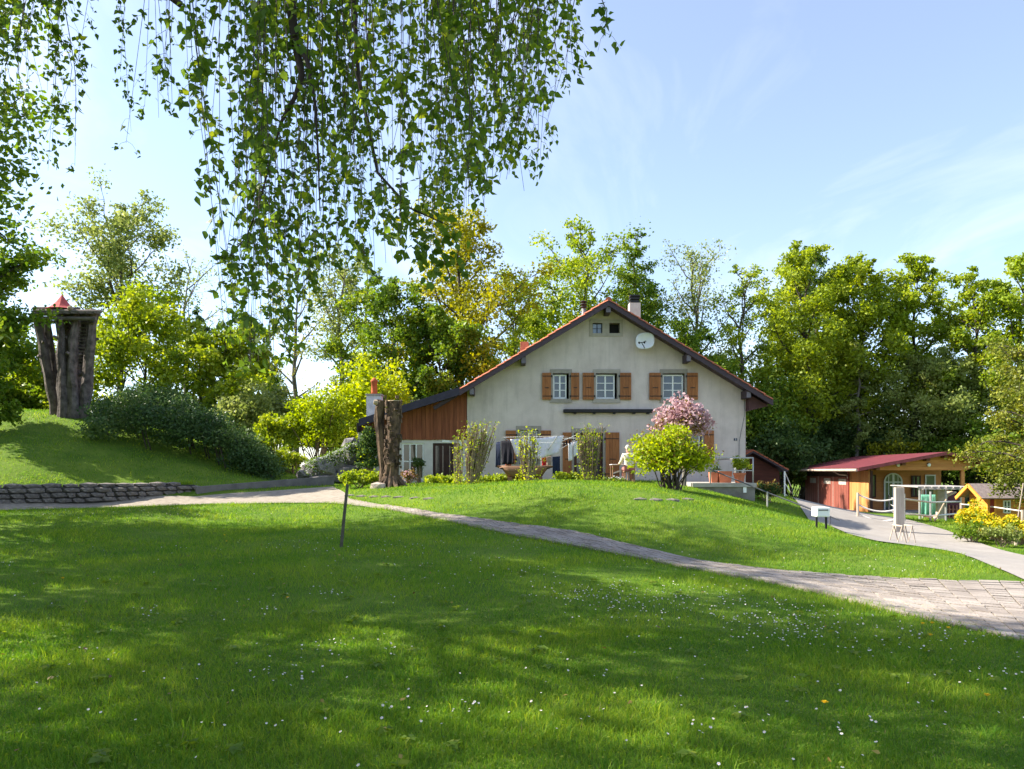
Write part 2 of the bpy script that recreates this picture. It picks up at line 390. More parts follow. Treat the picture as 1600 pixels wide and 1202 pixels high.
def rock_mesh(seed):
    r_ = random.Random(seed); b = MB()
    b.obox((0, 0, 0), (1, 1, 1)); me = bpy.data.meshes.new('stone')
    import bmesh
    bm = bmesh.new(); bmesh.ops.create_icosphere(bm, subdivisions=1, radius=.62)
    for v in bm.verts:
        v.co = Vector([max(-.5, min(.5, c * r_.uniform(.85, 1.25))) for c in v.co])
    bm.to_mesh(me); bm.free(); me.materials.append(STONE); return me
rocks = [rock_mesh(i) for i in range(6)]
def stone(parent, c, size, rot):
    o = bpy.data.objects.new('stone', random.choice(rocks)); link(o, parent)
    o.location = Vector(c) - org(parent); o.scale = size; o.rotation_euler = rot; return o
s = 0.0
rowh = [.15, .16, .15]; z0 = .0
for r, hh in enumerate(rowh):
    s = random.uniform(-.2, 0)
    while s < WL:
        L_ = random.uniform(.22, .52); p = a0 + wd * (s + L_ / 2); z = wz(p)
        stone(sw, p + wn * (.1 + .02 * r) + Vector((0, 0, z + z0 + hh / 2 - .02)), (L_ * 1.06, .34, hh * random.uniform(1.05, 1.3)), (random.uniform(-.1, .1), random.uniform(-.06, .06), math.atan2(wd.y, wd.x) + random.uniform(-.1, .1)))
        s += L_
    z0 += hh
for i in range(int(WL / .5)):
    p = a0 + wd * (i * .5 + .25); z = wz(p)
    stone(sw, p + wn * .3 + Vector((0, 0, z + .5)), (random.uniform(.42, .6), .5, random.uniform(.12, .2)), (0, 0, math.atan2(wd.y, wd.x) + random.uniform(-.15, .15)))
kb = thing('kerb_wall', (-8, 26, .8), 'smooth grey concrete kerb wall continuing past the stone wall', 'kerb')
kp = [Vector((*p, 0)) for p in flat([(308, 779.5, .65), (522, 760, 1.0)])]
kp = [kp[0].lerp(kp[1], i / 4) for i in range(5)]; kz = [ZV(779.5, kp[0].y) + (ZV(760.5, kp[4].y) - ZV(779.5, kp[0].y)) * i / 4 for i in range(5)]
b = MB()
for p, q in zip(kp[:-1], kp[1:]):
    zp, zq = kz[kp.index(p)], kz[kp.index(q)]; n_ = Vector((-(q - p).y, (q - p).x, 0)).normalized() * .2
    b.add([(p.x, p.y, zp - .35), (q.x, q.y, zq - .35), (q + n_).to_tuple()[:2] + (zq - .35,), (p + n_).to_tuple()[:2] + (zp - .35,),
           (p.x, p.y, zp + .40), (q.x, q.y, zq + .40), (q + n_).to_tuple()[:2] + (zq + .40,), (p + n_).to_tuple()[:2] + (zp + .40,)],
          [(0,3,2,1),(4,5,6,7),(0,1,5,4),(2,3,7,6)] + ([(3,0,4,7)] if p is kp[0] else []) + ([(1,2,6,5)] if q is kp[-1] else []))
b.build('concrete_face', mat('kerb_concrete', (.14, .13, .125), .9, c2=(.22, .2, .19), scale=3, bump=.3), kb)
# edging stones along the top of the mound
for k, (u, v) in enumerate([(548,775),(566,776),(585,777),(604,777),(624,778),(650,779),(672,780),(1000,781),(1024,782),(1050,782),(1073,781)]):
    g = G(u, v)
    o = bpy.data.objects.new('edging_stone', rocks[k % 6]); link(o, None); o.location = g + Vector((0, 0, -.025)); o.scale = (.36, .2, .15); o.rotation_euler = (0, 0, random.uniform(-.3, .3))
    tag(o, 'grey edging stone sunk in the grass along the twin stump bed' if u < 700 else 'grey edging stone at the foot of the yellow-green bush', 'stone', 'edging stones by the stump bed' if u < 700 else 'edging stones by the bush')

# ---------------------------------------------------------------- the farmhouse
D = 30.0; YF = 29.2
def hx(u): return XU(u, D)
def hz(v): return ZV(v, D)
FLOOR = h(3.5, 30) - .05
house = thing('farmhouse', (hx(945), D, FLOOR), 'white rendered farmhouse with red tiled gable roof and brown shutters', 'house')
PLAST = mat('plaster', (.50, .425, .385), .92, c2=(.68, .59, .545), scale=.9, bump=.25, bscale=30, lo=.25, hi=.62)
def stain(m, dark=.78, stretch=(2.2, 2.2, .28), lo=.5, hi=.74):
    """rain streaks and grime on top of a material's colour"""
    n = m.node_tree; N = n.nodes; Lk = n.links; b = N['Principled BSDF']; src = b.inputs['Base Color'].links[0].from_socket
    t = N.new('ShaderNodeTexCoord'); mp = N.new('ShaderNodeMapping'); mp.inputs['Scale'].default_value = stretch; Lk.new(t.outputs['Object'], mp.inputs[0])
    nz = N.new('ShaderNodeTexNoise'); nz.inputs['Scale'].default_value = 1.6; nz.inputs['Detail'].default_value = 9; nz.inputs['Roughness'].default_value = .68; Lk.new(mp.outputs[0], nz.inputs['Vector'])
    mr = N.new('ShaderNodeMapRange'); mr.inputs['From Min'].default_value = lo; mr.inputs['From Max'].default_value = hi; mr.inputs['To Min'].default_value = 1.0; mr.inputs['To Max'].default_value = dark; Lk.new(nz.outputs['Fac'], mr.inputs['Value'])
    mx = N.new('ShaderNodeMix'); mx.data_type = 'RGBA'; mx.blend_type = 'MULTIPLY'; mx.inputs['Factor'].default_value = 1; Lk.new(src, mx.inputs['A']); Lk.new(mr.outputs[0], mx.inputs['B']); Lk.new(mx.outputs['Result'], b.inputs['Base Color'])
stain(PLAST)
STN = mat('window_stone', (.31, .275, .235), .85, c2=(.37, .33, .29), scale=6)
WHITE = mat('white_paint', (.80, .80, .78), .5, var=.05)
SHUT = mat('shutter_wood', (.24, .085, .026), .65, c2=(.36, .145, .05), scale=3, stretch=(9, 9, .6), bump=.15)
IRON = mat('black_iron', (.02, .018, .02), .6, var=.2)
GLASS = glassmat('window_glass', (.035, .045, .06))
DARK = mat('dark_interior', (.012, .011, .01), .9)
BEAM = mat('dark_beam', (.045, .03, .04), .6, c2=(.075, .05, .062), scale=4, stretch=(1, 8, 8))
TILE = mat('roof_tile', (.33, .085, .045), .85, c2=(.46, .15, .08), scale=7, bump=.3)
BOARD = mat('siding_wood', (.16, .045, .02), .75, c2=(.30, .10, .045), scale=2, stretch=(5, 5, .5), bump=.2, lo=.3, hi=.7)

apx = (XU(951, YF), ZV(466, YF)); e1 = (XU(718, YF), ZV(606, YF)); e2 = (XU(560, YF), ZV(655, YF)); e3 = (XU(1208, YF), ZV(622, YF))
slopeL = (apx[1] - e1[1]) / (apx[0] - e1[0]); slopeR = (apx[1] - e3[1]) / (e3[0] - apx[0]); slopeN = (e1[1] - e2[1]) / (e1[0] - e2[0])
def rooftop(x):
    if x > apx[0]: return apx[1] - (x - apx[0]) * slopeR
    if x > e1[0]: return apx[1] - (apx[0] - x) * slopeL
    return e1[1] - (e1[0] - x) * slopeN
xl, xr = hx(730), hx(1165)
# openings (photo columns and rows): upper windows, attic pair, ground floor
UP = [(864, 889, 847, 861, 892, 905), (931, 964.5, 910, 928, 968.5, 986), (1035.5, 1069.5, 1014, 1032, 1073, 1090)]
holes = [(hx(a), hx(b_), hz(623.5), hz(583.5)) for a, b_, *_ in UP]
holes += [(hx(926), hx(941), hz(521), hz(505)), (hx(952), hx(968), hz(521), hz(505))]
holes += [(hx(811), hx(841), hz(725), hz(672)), (hx(897), hx(942), FLOOR + .02, hz(676)), (hx(1062), hx(1096), hz(725), hz(672))]
out = [(xl, FLOOR - .4), (xr, FLOOR - .9), (xr, rooftop(xr) - .2), (apx[0], apx[1] - .2), (xl, rooftop(xl) - .2)]
pts = [Vector(p) for p in out]; ed = [(i, (i + 1) % 5) for i in range(5)]
for x0, x1, z0, z1 in holes:
    k = len(pts); pts += [Vector(p) for p in ((x0, z0), (x1, z0), (x1, z1), (x0, z1))]; ed += [(k, k+1), (k+1, k+2), (k+2, k+3), (k+3, k)]
V, E, Fc, *_ = delaunay_2d_cdt(pts, ed, [], 1, 1e-5)
wb = MB(); keep = []
for f in Fc:
    cx = sum(V[i].x for i in f) / 3; cz_ = sum(V[i].y for i in f) / 3
    if not any(x0 < cx < x1 and z0 < cz_ < z1 for x0, x1, z0, z1 in holes): keep.append(tuple(f))
wb.v = [(p.x, D, p.y) for p in V]; wb.f = keep
for x0, x1, z0, z1 in holes:
    y1 = D + .3
    wb.add([(x0,D,z0),(x1,D,z0),(x1,D,z1),(x0,D,z1),(x0,y1,z0),(x1,y1,z0),(x1,y1,z1),(x0,y1,z1)], [(0,4,5,1),(1,5,6,2),(2,6,7,3),(3,7,4,0)])
DB = D + 10.5
wb.add([(xl,D,FLOOR-.4),(xl,DB,FLOOR-.4),(xl,DB,rooftop(xl)-.2),(xl,D,rooftop(xl)-.2)], [(0,3,2,1)])
wb.add([(xr,D,FLOOR-.9),(xr,DB,FLOOR-.9),(xr,DB,rooftop(xr)-.2),(xr,D,rooftop(xr)-.2)], [(0,1,2,3)])
wb.add([(x, DB, z) for x, z in out], [(4,3,2,1,0)])
wall = wb.build('wall', PLAST, house)

def sash(parent, x0, x1, z0, z1, y, cols, rws, m=None, fr=.055, bar=.03, pane=None, name='window'):
    m = m or WHITE; b = MB(); dep = .06
    b.box(x0, x0 + fr, y, y + dep, z0, z1).box(x1 - fr, x1, y, y + dep, z0, z1)
    b.box(x0 + fr, x1 - fr, y, y + dep, z0, z0 + fr * 1.2).box(x0 + fr, x1 - fr, y, y + dep, z1 - fr, z1)
    ix0, ix1, iz0, iz1 = x0 + fr, x1 - fr, z0 + fr * 1.2, z1 - fr
    cw = [bar * 1.9 if c == cols // 2 and cols % 2 == 0 else bar for c in range(cols)]
    for c in range(1, cols):
        xx = ix0 + (ix1 - ix0) * c / cols; b.box(xx - cw[c] / 2, xx + cw[c] / 2, y - .008, y + dep - .01, iz0, iz1)
    for r in range(1, rws):
        q = iz0 + (iz1 - iz0) * r / rws; b.box(ix0, ix1, y + .006, y + dep - .014, q - bar / 2, q + bar / 2)
    o = b.build(name, m, parent)
    for c in range(cols):
        for r in range(rws):
            g = MB(); gx0 = ix0 + (ix1 - ix0) * c / cols; gx1 = ix0 + (ix1 - ix0) * (c + 1) / cols
            gz0 = iz0 + (iz1 - iz0) * r / rws; gz1 = iz0 + (iz1 - iz0) * (r + 1) / rws; t = random.uniform(-.006, .006)
            g.add([(gx0, y + .03 + t, gz0), (gx1, y + .03 - t, gz0), (gx1, y + .03 - t, gz1), (gx0, y + .03 + t, gz1)], [(0, 1, 2, 3)])
            g.build('pane', pane or GLASS, o)
    return o
def shutter(x0, x1, z0, z1, y, hinge):
    w_ = x1 - x0; hh = z1 - z0
    o = MB().box(x0 + .012, x1 - .012, y - .014, y + .0, z0 + .01, z1 - .01).build('shutter', SHUT, house); n = 3 if w_ < .42 else 4
    for i in range(n):
        MB().box(x0 + w_ * i / n + .003, x0 + w_ * (i + 1) / n - .003, y - .046, y - .013, z0 + random.uniform(0, .006), z1).build('plank', SHUT, o)
    q = x0 if hinge < 0 else x1
    for f in (.12, .86):
        xa_, xb_ = (x0 - .045, x1 - .02) if hinge < 0 else (x0 + .02, x1 + .045); z = z0 + hh * f
        b = MB().box(xa_, xb_, y - .058, y - .045, z, z + .03); b.box(q - .045 if hinge < 0 else q + .002, q - .002 if hinge < 0 else q + .045, y - .055, y + .03, z - .02, z + .05); b.build('hinge_strap', IRON, o)
    MB().box(x0 + w_ * .3, x1 - w_ * .25, y - .056, y - .045, z0 + hh * .43, z0 + hh * .43 + .03).build('batten', IRON, o)
def surround(x0, x1, z0, z1, lint=.16, side=.12, sill=.16, name='stone_surround'):
    b = MB(); y0, y1 = D - .025, D + .12
    b.box(x0 - side, x1 + side, y0, y1, z1, z1 + lint).box(x0 - side, x0 + .0, y0 + .004, y1, z0, z1).box(x1, x1 + side, y0 + .004, y1, z0, z1)
    b.box(x0 - side, x1 + side, y0 - .02, y1, z0 - sill, z0); return b.build(name, STN, house)
for i, (a, c, s0, s1, s2, s3) in enumerate(UP):
    z0, z1 = hz(623.5), hz(583.5)
    surround(hx(a), hx(c), z0, z1)
    sash(house, hx(a) + .01, hx(c) - (.09 if i < 2 else .03), z0 + .01, z1 - .04, D + .13, 2, 3)
    shutter(hx(s0), hx(s1), hz(625), hz(583), D - .03, 1); shutter(hx(s2), hx(s3), hz(625), hz(583), D - .03, -1)
b = MB(); y0, y1 = D - .03, D + .1
b.box(hx(921), hx(973), y0, y1, hz(505), hz(500)).box(hx(921), hx(973), y0, y1, hz(526), hz(521))
b.box(hx(921), hx(926), y0 + .003, y1, hz(521), hz(505)).box(hx(941), hx(952), y0 + .003, y1, hz(521), hz(505)).box(hx(968), hx(973), y0 + .003, y1, hz(521), hz(505))
b.build('stone_surround', STN, house)
sash(house, hx(926), hx(941), hz(521), hz(505), D + .1, 2, 2, m=IRON, fr=.02, bar=.012, pane=glassmat('attic_glass', (.2, .25, .34), .2))
MB().box(hx(952), hx(968), D + .22, D + .28, hz(521), hz(505)).build('attic_opening', DARK, house)
# ground floor
z0, z1 = hz(725), hz(672)
surround(hx(811), hx(841), z0, z1); sash(house, hx(812), hx(840), z0 + .02, z1 - .02, D + .14, 2, 3)
shutter(hx(790), hx(806), z0, hz(673), D - .03, 1); shutter(hx(845), hx(861), z0, hz(673), D - .03, -1)
surround(hx(1062), hx(1096), z0, z1); sash(house, hx(1063), hx(1095), z0 + .02, z1 - .02, D + .14, 2, 3)
shutter(hx(1041), hx(1058), z0, hz(673), D - .03, 1); shutter(hx(1100), hx(1115), z0, hz(673), D - .03, -1)
surround(hx(897), hx(942), FLOOR + .12, hz(676), sill=.1); sash(house, hx(898), hx(941), FLOOR + .06, hz(677), D + .14, 2, 3, m=mat('door_brown', (.09, .035, .018), .6), fr=.09, bar=.05, name='door')
shutter(hx(879), hx(893), FLOOR + .1, hz(676), D - .03, 1); shutter(hx(946), hx(967.5), FLOOR + .1, hz(676), D - .03, -1)

# roof: deck, verge boards, rafters, tiles
roof = MB().prism([(e1[0], e1[1] - .1), (apx[0], apx[1] - .1), (e3[0], e3[1] - .1), (e3[0], e3[1] - .2), (apx[0], apx[1] - .2), (e1[0], e1[1] - .2)][::-1], YF + .06, DB + .5).build('roof', BEAM, house)
def sloped(pa_, pb_, t0, t1, y0, y1):
    return MB().prism([(pa_[0], pa_[1] + t0), (pb_[0], pb_[1] + t0), (pb_[0], pb_[1] + t1), (pa_[0], pa_[1] + t1)], y0, y1)
sloped(e1, apx, -.30, -.07, YF - .02, YF + .05).build('verge_board', BEAM, roof)
sloped(apx, e3, -.30, -.07, YF - .02, YF + .05).build('verge_board', BEAM, roof)
for x, w_ in ((apx[0], .2), (XU(818, YF), .18), (XU(737, YF), .18), (XU(1077, YF), .18), (XU(1171, YF), .18)):
    z = rooftop(x) - .30; o = MB().box(x - w_ / 2, x + w_ / 2, YF + .1, D + .2, z - .24, z + .06).build('purlin', BEAM, roof)
    MB().box(x - w_ / 2 + .01, x + w_ / 2 - .01, YF + .075, YF + .098, z - .23, z + .0).build('end_cap', mat('purlin_zinc', (.16, .14, .17), .5), o)
# boxed eave on the right
MB().prism([(xr + .003, rooftop(xr) - .32), (e3[0] - .05, e3[1] - .28), (xr + .003, rooftop(xr) - .95)][::-1], YF + .35, DB).build('eave_box', mat('eave_wood', (.07, .03, .03), .7), roof)
# tiles
def tile_mesh():
    b = MB(); n = 5; L_, W_ = .40, .24; prof = [(-.5, .0), (-.3, .035), (0, .05), (.3, .03), (.5, .0)]
    for e, s_ in ((0, 0.0), (L_, .0)):
        for x, z in prof: b.v.append((x * W_, e, z + (.03 if e == 0 else .0)))
    for e, s_ in ((0, 0), (L_, 0)):
        for x, z in prof: b.v.append((x * W_, e, z + (.012 if e == 0 else -.018)))
    for i in range(n - 1):
        b.f.append((i, i + 1, i + 1 + n, i + n)); b.f.append((i + 2*n, i + 3*n, i + 1 + 3*n, i + 1 + 2*n)); b.f.append((i, i + 2*n, i + 1 + 2*n, i + 1))
    b.f.append((0, n, 3*n, 2*n)); b.f.append((n-1, 3*n-1, 4*n-1, 2*n-1))
    me = bpy.data.meshes.new('tile'); me.from_pydata(b.v, [], b.f); me.materials.append(TILE); return me
tme = tile_mesh(); cover = MB(); ho = org(house)
for side, foot, in (('L', e1), ('R', e3)):
    L_ = math.hypot(apx[0] - foot[0], apx[1] - foot[1]); dx, dz = (apx[0] - foot[0]) / L_, (apx[1] - foot[1]) / L_
    up_ = Vector((dx, 0, dz)); nn = Vector((-dz, 0, dx)) if dx > 0 else Vector((dz, 0, -dx)); rt = up_.cross(nn)
    nr = int(L_ / .33); ncol = int((DB + .5 - YF) / .24)
    for r in range(nr):
        for c in range(ncol):
            p = Vector((foot[0], YF + .06 + c * .24, foot[1])) + up_ * (r * L_ / (nr + .4)) + nn * (-.075)
            if c < 3:
                o = bpy.data.objects.new('tile', tme); link(o, roof)
                M = Matrix((rt, up_, nn)).transposed().to_4x4(); M.translation = p - ho + nn * random.uniform(-.006, .01); o.matrix_local = M
            else:
                a = p + Vector((0, -.12, 0)); cb = p + Vector((0, .12, 0)); e_ = up_ * .40; k = nn * .04
                cover.add([a + nn*.03, p + k + nn*.03, cb + nn*.03, a + e_, p + e_ + k, cb + e_], [(0,1,4,3),(1,2,5,4)])
cover.build('roof_covering', TILE, roof, kind='stuff')
for c in range(int((DB + .5 - YF) / .4)):
    y = YF + .02 + c * .4
    b = MB()
    for yy, rr in ((y, .135), (y + .41, .115)):
        for j in range(7):
            a = math.pi * j / 6; b.v.append((apx[0] + rr * math.cos(a), yy, apx[1] - .07 + rr * math.sin(a) * .9))
    b.f = [(j, j + 1, j + 8, j + 7) for j in range(6)] + [tuple(range(6, -1, -1))]
    b.build('ridge_tile', TILE, roof)
# chimneys
yc = 33.2; x0, x1 = XU(984, yc), XU(1001, yc)
RENDER = mat('chimney_render', (.52, .42, .37), .9, c2=(.62, .52, .46), scale=5)
ch = MB().box(x0, x1, yc, yc + .5, rooftop(x0) - .4, ZV(473, yc)).build('chimney', RENDER, roof)
for k in range(3):
    z = ZV(472, yc) + k * .13; MB().box(x0 + .03, x1 - .03, yc + .03, yc + .47, z, z + .075).build('cowl_slat', IRON, ch)
MB().box(x0 + .1, x1 - .1, yc + .1, yc + .4, ZV(473, yc) - .02, ZV(472, yc) + .33).build('cowl_core', IRON, ch)
yc = 33.0; c0 = Vector((XU(912, yc), yc, rooftop(XU(912, yc)) - .2)); zt = ZV(469, yc)
fl = MB().lathe(c0, [(.09, 0), (.09, zt - c0.z - .35)], 10).build('flue', mat('flue_grey', (.2, .19, .19), .5), roof, smooth=True)
for k in range(3): MB().lathe((c0.x, c0.y, zt - .36 + k * .12), [(.10, 0), (.15, .04), (.15, .065), (.09, .09)], 12).build('flue_ring', IRON, fl, smooth=True)
yc = 31.0; x0, x1 = XU(813, yc), XU(826, yc); MB().box(x0, x1, yc, yc + .35, rooftop(x0) - .3, ZV(534, yc)).build('vent', mat('vent_terracotta', (.42, .19, .12), .85), roof)

# lean-to on the left
MB().prism([(e2[0], e2[1]), (e1[0] + .1, e1[1] + .06), (e1[0] + .1, e1[1] - .24), (e2[0], e2[1] - .28)][::-1], YF, YF + .08).build('verge_board', mat('slate_edge', (.035, .03, .05), .5), roof)
MB().prism([(e2[0], e2[1] - .02), (e1[0] + .1, e1[1] - .02), (e1[0] + .1, e1[1] - .14), (e2[0], e2[1] - .14)][::-1], YF + .081, DB - 2).build('lean_to_roof', mat('slate', (.06, .055, .07), .6), roof)
sd = MB(); xa, xb = hx(563), hx(729.3); zb = hz(687)
lean = MB().box(xa + .05, xb, D + .10, D + .16, zb, rooftop(xa) - .3)
lean.prism([(xa + .05, zb), (xb, zb), (xb, rooftop(xb) - .28), (xa + .05, rooftop(xa) - .22)], D + .06, D + .09)
lean_o = lean.build('lean_to_backing', DARK, house)
x = xa
while x < xb - .05:
    w_ = min(random.uniform(.13, .19), xb - x); zt0, zt1 = rooftop(x) - .20, rooftop(x + w_) - .20; bo = zb if x > hx(590) else hz(673)
    y0 = D + random.uniform(0, .018)
    MB().prism([(x + .004, bo - random.uniform(0, .02)), (x + w_ - .004, bo - random.uniform(0, .02)), (x + w_ - .004, zt1), (x + .004, zt0)], y0, D + .055).build('siding_board', BOARD, house)
    x += w_
LP = mat('lean_plaster', (.56, .52, .46), .9, c2=(.68, .64, .58), scale=2)
b = MB(); zf = FLOOR - .35
w0, w1, w2, w3 = hx(628), hx(662), hx(676), hx(718)
b.box(xa, w0, D + .05, D + .3, zf, zb).box(w1, w2, D + .05, D + .3, zf, zb).box(w3, xb, D + .05, D + .3, zf, zb)
b.box(w0, w1, D + .05, D + .3, hz(692.5), zb).box(w2, w3, D + .05, D + .3, hz(692.5), zb).box(w0, w1, D + .05, D + .3, zf, FLOOR + .1).build('lean_to_wall', LP, house)
sash(house, w0, w1, FLOOR + .1, hz(692.5), D + .1, 3, 2, fr=.06, bar=.05, pane=glassmat('porch_glass', (.09, .08, .06)))
sash(house, w2, w3, FLOOR - .2, hz(692.5), D + .1, 4, 1, m=mat('door_dark', (.04, .016, .012), .6), fr=.1, bar=.12, pane=glassmat('door_glass', (.06, .05, .045)), name='door')
MB().box(hx(691), hx(702), D + .03, D + .05, hz(691), hz(687.5)).build('door_plate', WHITE, house)
MB().beam((hx(680), YF + .3, hz(640)), (hx(715), YF + .3, hz(619)), .12, .14).build('brace', BEAM, house)
MB().box(hx(563), hx(565), YF + .1, D + .1, e2[1] - .5, e2[1] - .14).build('eave_post', BEAM, house)
MB().box(xa - .1, xa + .04, D + .05, DB - 2, zf, rooftop(xa) - .25).build('side_wall', LP, house)
yc = 31.5; x0, x1 = XU(572.5, yc), XU(595, yc); ch = MB().box(x0, x1, yc, yc + .55, rooftop(x0) - .4, ZV(618, yc)).build('chimney', mat('chimney_white', (.6, .59, .6), .85), house)
MB().box(x0 - .04, x1 + .04, yc - .04, yc + .59, ZV(618, yc), ZV(615.5, yc)).build('chimney_cap', STN, ch)
MB().lathe(((x0 + x1) / 2 - .02, yc + .25, ZV(615.5, yc)), [(.15, 0), (.13, .1), (.125, .5), (.15, .52), (.15, .57), (.08, .66), (.03, .7)], 14).build('chimney_pot', mat('terracotta_pot', (.50, .12, .04), .8), ch, smooth=True)
# awning cassette with brackets
aw = thing('awning_cassette', (hx(949), D - .15, hz(646)), 'closed dark awning box mounted across the house wall below the windows', 'awning')
MB().box(hx(880), hx(1019), D - .20, D - .005, hz(645.5), hz(640)).build('cassette', IRON, aw, bevel=.02)
for u in (896, 926, 957, 988, 1010): MB().box(hx(u), hx(u + 4), D - .17, D - .002, hz(647.5), hz(645.4)).build('bracket', IRON, aw)
# number plate, cable
np_ = thing('number_plate', (hx(1149), D - .02, hz(687)), 'small dark blue house number plate on the white wall corner', 'number plate')
MB().box(hx(1146.6), hx(1151.6), D - .018, D - .001, hz(688.8), hz(685)).build('plate', mat('plate_blue', (.015, .018, .05), .4), np_)
g5 = MB(); gxx, gzz = hx(1149.1), hz(686.9); gy0, gy1 = D - .022, D - .0175
g5.prism([(gxx - .022, gzz + .035), (gxx - .022, gzz - .002), (gxx + .012, gzz - .002), (gxx + .012, gzz - .026), (gxx - .024, gzz - .026), (gxx - .024, gzz - .037), (gxx + .024, gzz - .037), (gxx + .024, gzz + .010), (gxx - .010, gzz + .010), (gxx - .010, gzz + .024), (gxx + .024, gzz + .024), (gxx + .024, gzz + .035)], gy0, gy1)
g5.build('digit', WHITE, np_)
cb = MB().tube([(hx(u), D - .012, hz(v)) for u, v in ((1163, 612), (1163, 650), (1159, 670), (1155, 690), (1154.5, 715))], .011, 5).build('wall_cable', mat('cable_grey', (.2, .19, .19), .7)); tag(cb, 'thin grey cable running down the white house wall corner', 'cable')
# satellite dish
sdh = thing('satellite_dish', (hx(1003), D - .1, hz(538)), 'white satellite dish with dark arm on the gable wall', 'satellite dish')
dc = Vector((hx(1006), D - .35, hz(536))); b = MB(); nr, na = 5, 20; nrm = Vector((-.35, -.93, .12)).normalized(); X = nrm.cross(Vector((0, 0, 1))).normalized(); Y = X.cross(nrm)
for i in range(nr + 1):
    r_ = i / nr
    for j in range(na):
        a = 2 * math.pi * j / na; sq = 1.0 / (abs(math.cos(a))**3 + abs(math.sin(a))**3) ** (1/3)
        b.v.append(tuple(dc + X * math.cos(a) * r_ * .36 * sq + Y * math.sin(a) * r_ * .32 * sq + nrm * (.11 * r_ * r_)))
for i in range(nr):
    for j in range(na): b.f.append((i*na + j, i*na + (j+1) % na, (i+1)*na + (j+1) % na, (i+1)*na + j))
do = b.build('dish', mat('dish_white', (.74, .74, .76), .45, var=.04), sdh, smooth=True); sm = do.modifiers.new('thick', 'SOLIDIFY'); sm.thickness = .02
tip = dc + nrm * .5 - Y * .18 + X * .05
MB().tube([dc - Y * .30 + nrm * .08, tip], .016, 6).tube([tip - X * .1, tip + X * .1], .014, 6).build('feed_arm', IRON, sdh)
for s_ in (-1, 1): MB().tube([tip + X * .1 * s_, tip + X * .1 * s_ - nrm * .1], [.04, .03], 8).build('receiver', IRON, sdh)
MB().tube([dc + nrm * .02, dc - nrm * .1, Vector((dc.x + .05, D + .02, dc.z - .05))], .03, 6).build('wall_mount', mat('cable_grey', (.2, .2, .2)), sdh)
# ---------------------------------------------------------------- terrace, railing, pots, stair rail, shed
CONC = mat('concrete', (.30, .28, .25), .9, c2=(.42, .39, .35), scale=2.5, bump=.3)
STEEL = mat('galvanised', (.42, .41, .40), .45, metal=.5, var=.12)
GREYP = mat('grey_paint', (.10, .10, .11), .5)
TERRA = mat('terracotta', (.50, .15, .07), .8, c2=(.60, .21, .11), scale=5)
td = 25.5; tx0, tx1 = XU(1100, td), XU(1180.5, td); tz = ZV(755, td)
ter = thing('terrace', ((tx0 + tx1) / 2, 27.5, tz), 'raised concrete terrace with stained retaining wall at the house corner', 'terrace')
MB().box(tx0 - .4, tx1 + .02, td - .06, D - .05, tz - .13, tz).build('slab', CONC, ter)
MB().box(tx0 - .3, tx1 - .02, td, D - .06, tz - 1.9, tz - .131).build('retaining_wall', mat('stained_concrete', (.16, .145, .125), .95, c2=(.30, .275, .245), scale=2, bump=.4), ter)
MB().box(XU(1161, td), XU(1166, td), td - .03, td + .01, ZV(770, td), ZV(760, td)).build('vent_cover', WHITE, ter)
rl = thing('terrace_railing', ((tx0 + tx1) / 2, td + .05, tz), 'pale tubular steel railing round the terrace edge', 'railing')
zt = ZV(715.5, td); yr = td + .08; ya = D - .1
for x, y in ((XU(1111, td), yr), (tx1 - .06, yr), (tx1 - .06, 27.6), (tx1 - .06, ya)):
    MB().tube([(x, y, tz - .02), (x, y, zt)], .025, 7).build('post', STEEL, rl, smooth=True)
for z in (zt, tz + .42):
    MB().tube([(XU(1111, td), yr, z), (tx1 - .06, yr, z), (tx1 - .06, ya, z)], .024 if z == zt else .015, 7).build('rail', STEEL, rl)
def planter(u0, u1, v0, v1, d, label):
    x0, x1, z1 = XU(u0, d), XU(u1, d), ZV(v0, d); z0 = tz; t = thing('planter', ((x0 + x1) / 2, d, z0), label, 'planter', None)
    b = MB(); i = .03; p = [(x0 + i, d + .02), (x1 - i, d + .02), (x1 - i, d + .34), (x0 + i, d + .34)]; q = [(x0, d), (x1, d), (x1, d + .36), (x0, d + .36)]; n = [(x0 + i, d + i), (x1 - i, d + i), (x1 - i, d + .33), (x0 + i, d + .33)]
    b.add([(*a, z0) for a in p] + [(*a, z1) for a in q] + [(*a, z1) for a in n] + [(*a, z1 - .06) for a in n],
          [(3,2,1,0)] + [(k, (k+1) % 4, (k+1) % 4 + 4, k + 4) for k in range(4)] + [(k+4, (k+1) % 4 + 4, (k+1) % 4 + 8, k + 8) for k in range(4)] + [(k+8, (k+1) % 4 + 8, (k+1) % 4 + 12, k+12) for k in range(4)])
    b.build('trough', TERRA, t); MB().box(x0 + .04, x1 - .04, d + .04, d + .32, z1 - .08, z1 - .05).build('soil', mat('soil', (.05, .035, .025), .95), t); return t
planter(1111, 1122.5, 738, 754, td + .55, 'short terracotta trough planter beside the longer one on the terrace')
planter(1123.5, 1144, 736.5, 754, td + .5, 'long terracotta trough planter behind the terrace railing')
pc = Vector((XU(1156, td + .4), td + .45, tz)); pt = thing('flower_pot', pc, 'round terracotta pot holding a small leafy tree on the terrace', 'plant pot')
MB().lathe(pc, [(.13, 0), (.145, .03), (.185, .27), (.215, .275), (.215, .345), (.185, .345), (.17, .27), (.02, .26)], 18).build('pot', TERRA, pt, smooth=False)
MB().lathe(pc + Vector((0, 0, .25)), [(.172, 0), (.172, .03), (.01, .035)], 14).build('soil', mat('soil', (.05, .035, .025)), pt)
ra, rb = P(1104, 731, 25.3), P(1312, 813, 23.5)
sr = thing('stair_handrail', G(1199, 796), 'long dark sloping steel handrail descending the mound to the drive', 'handrail')
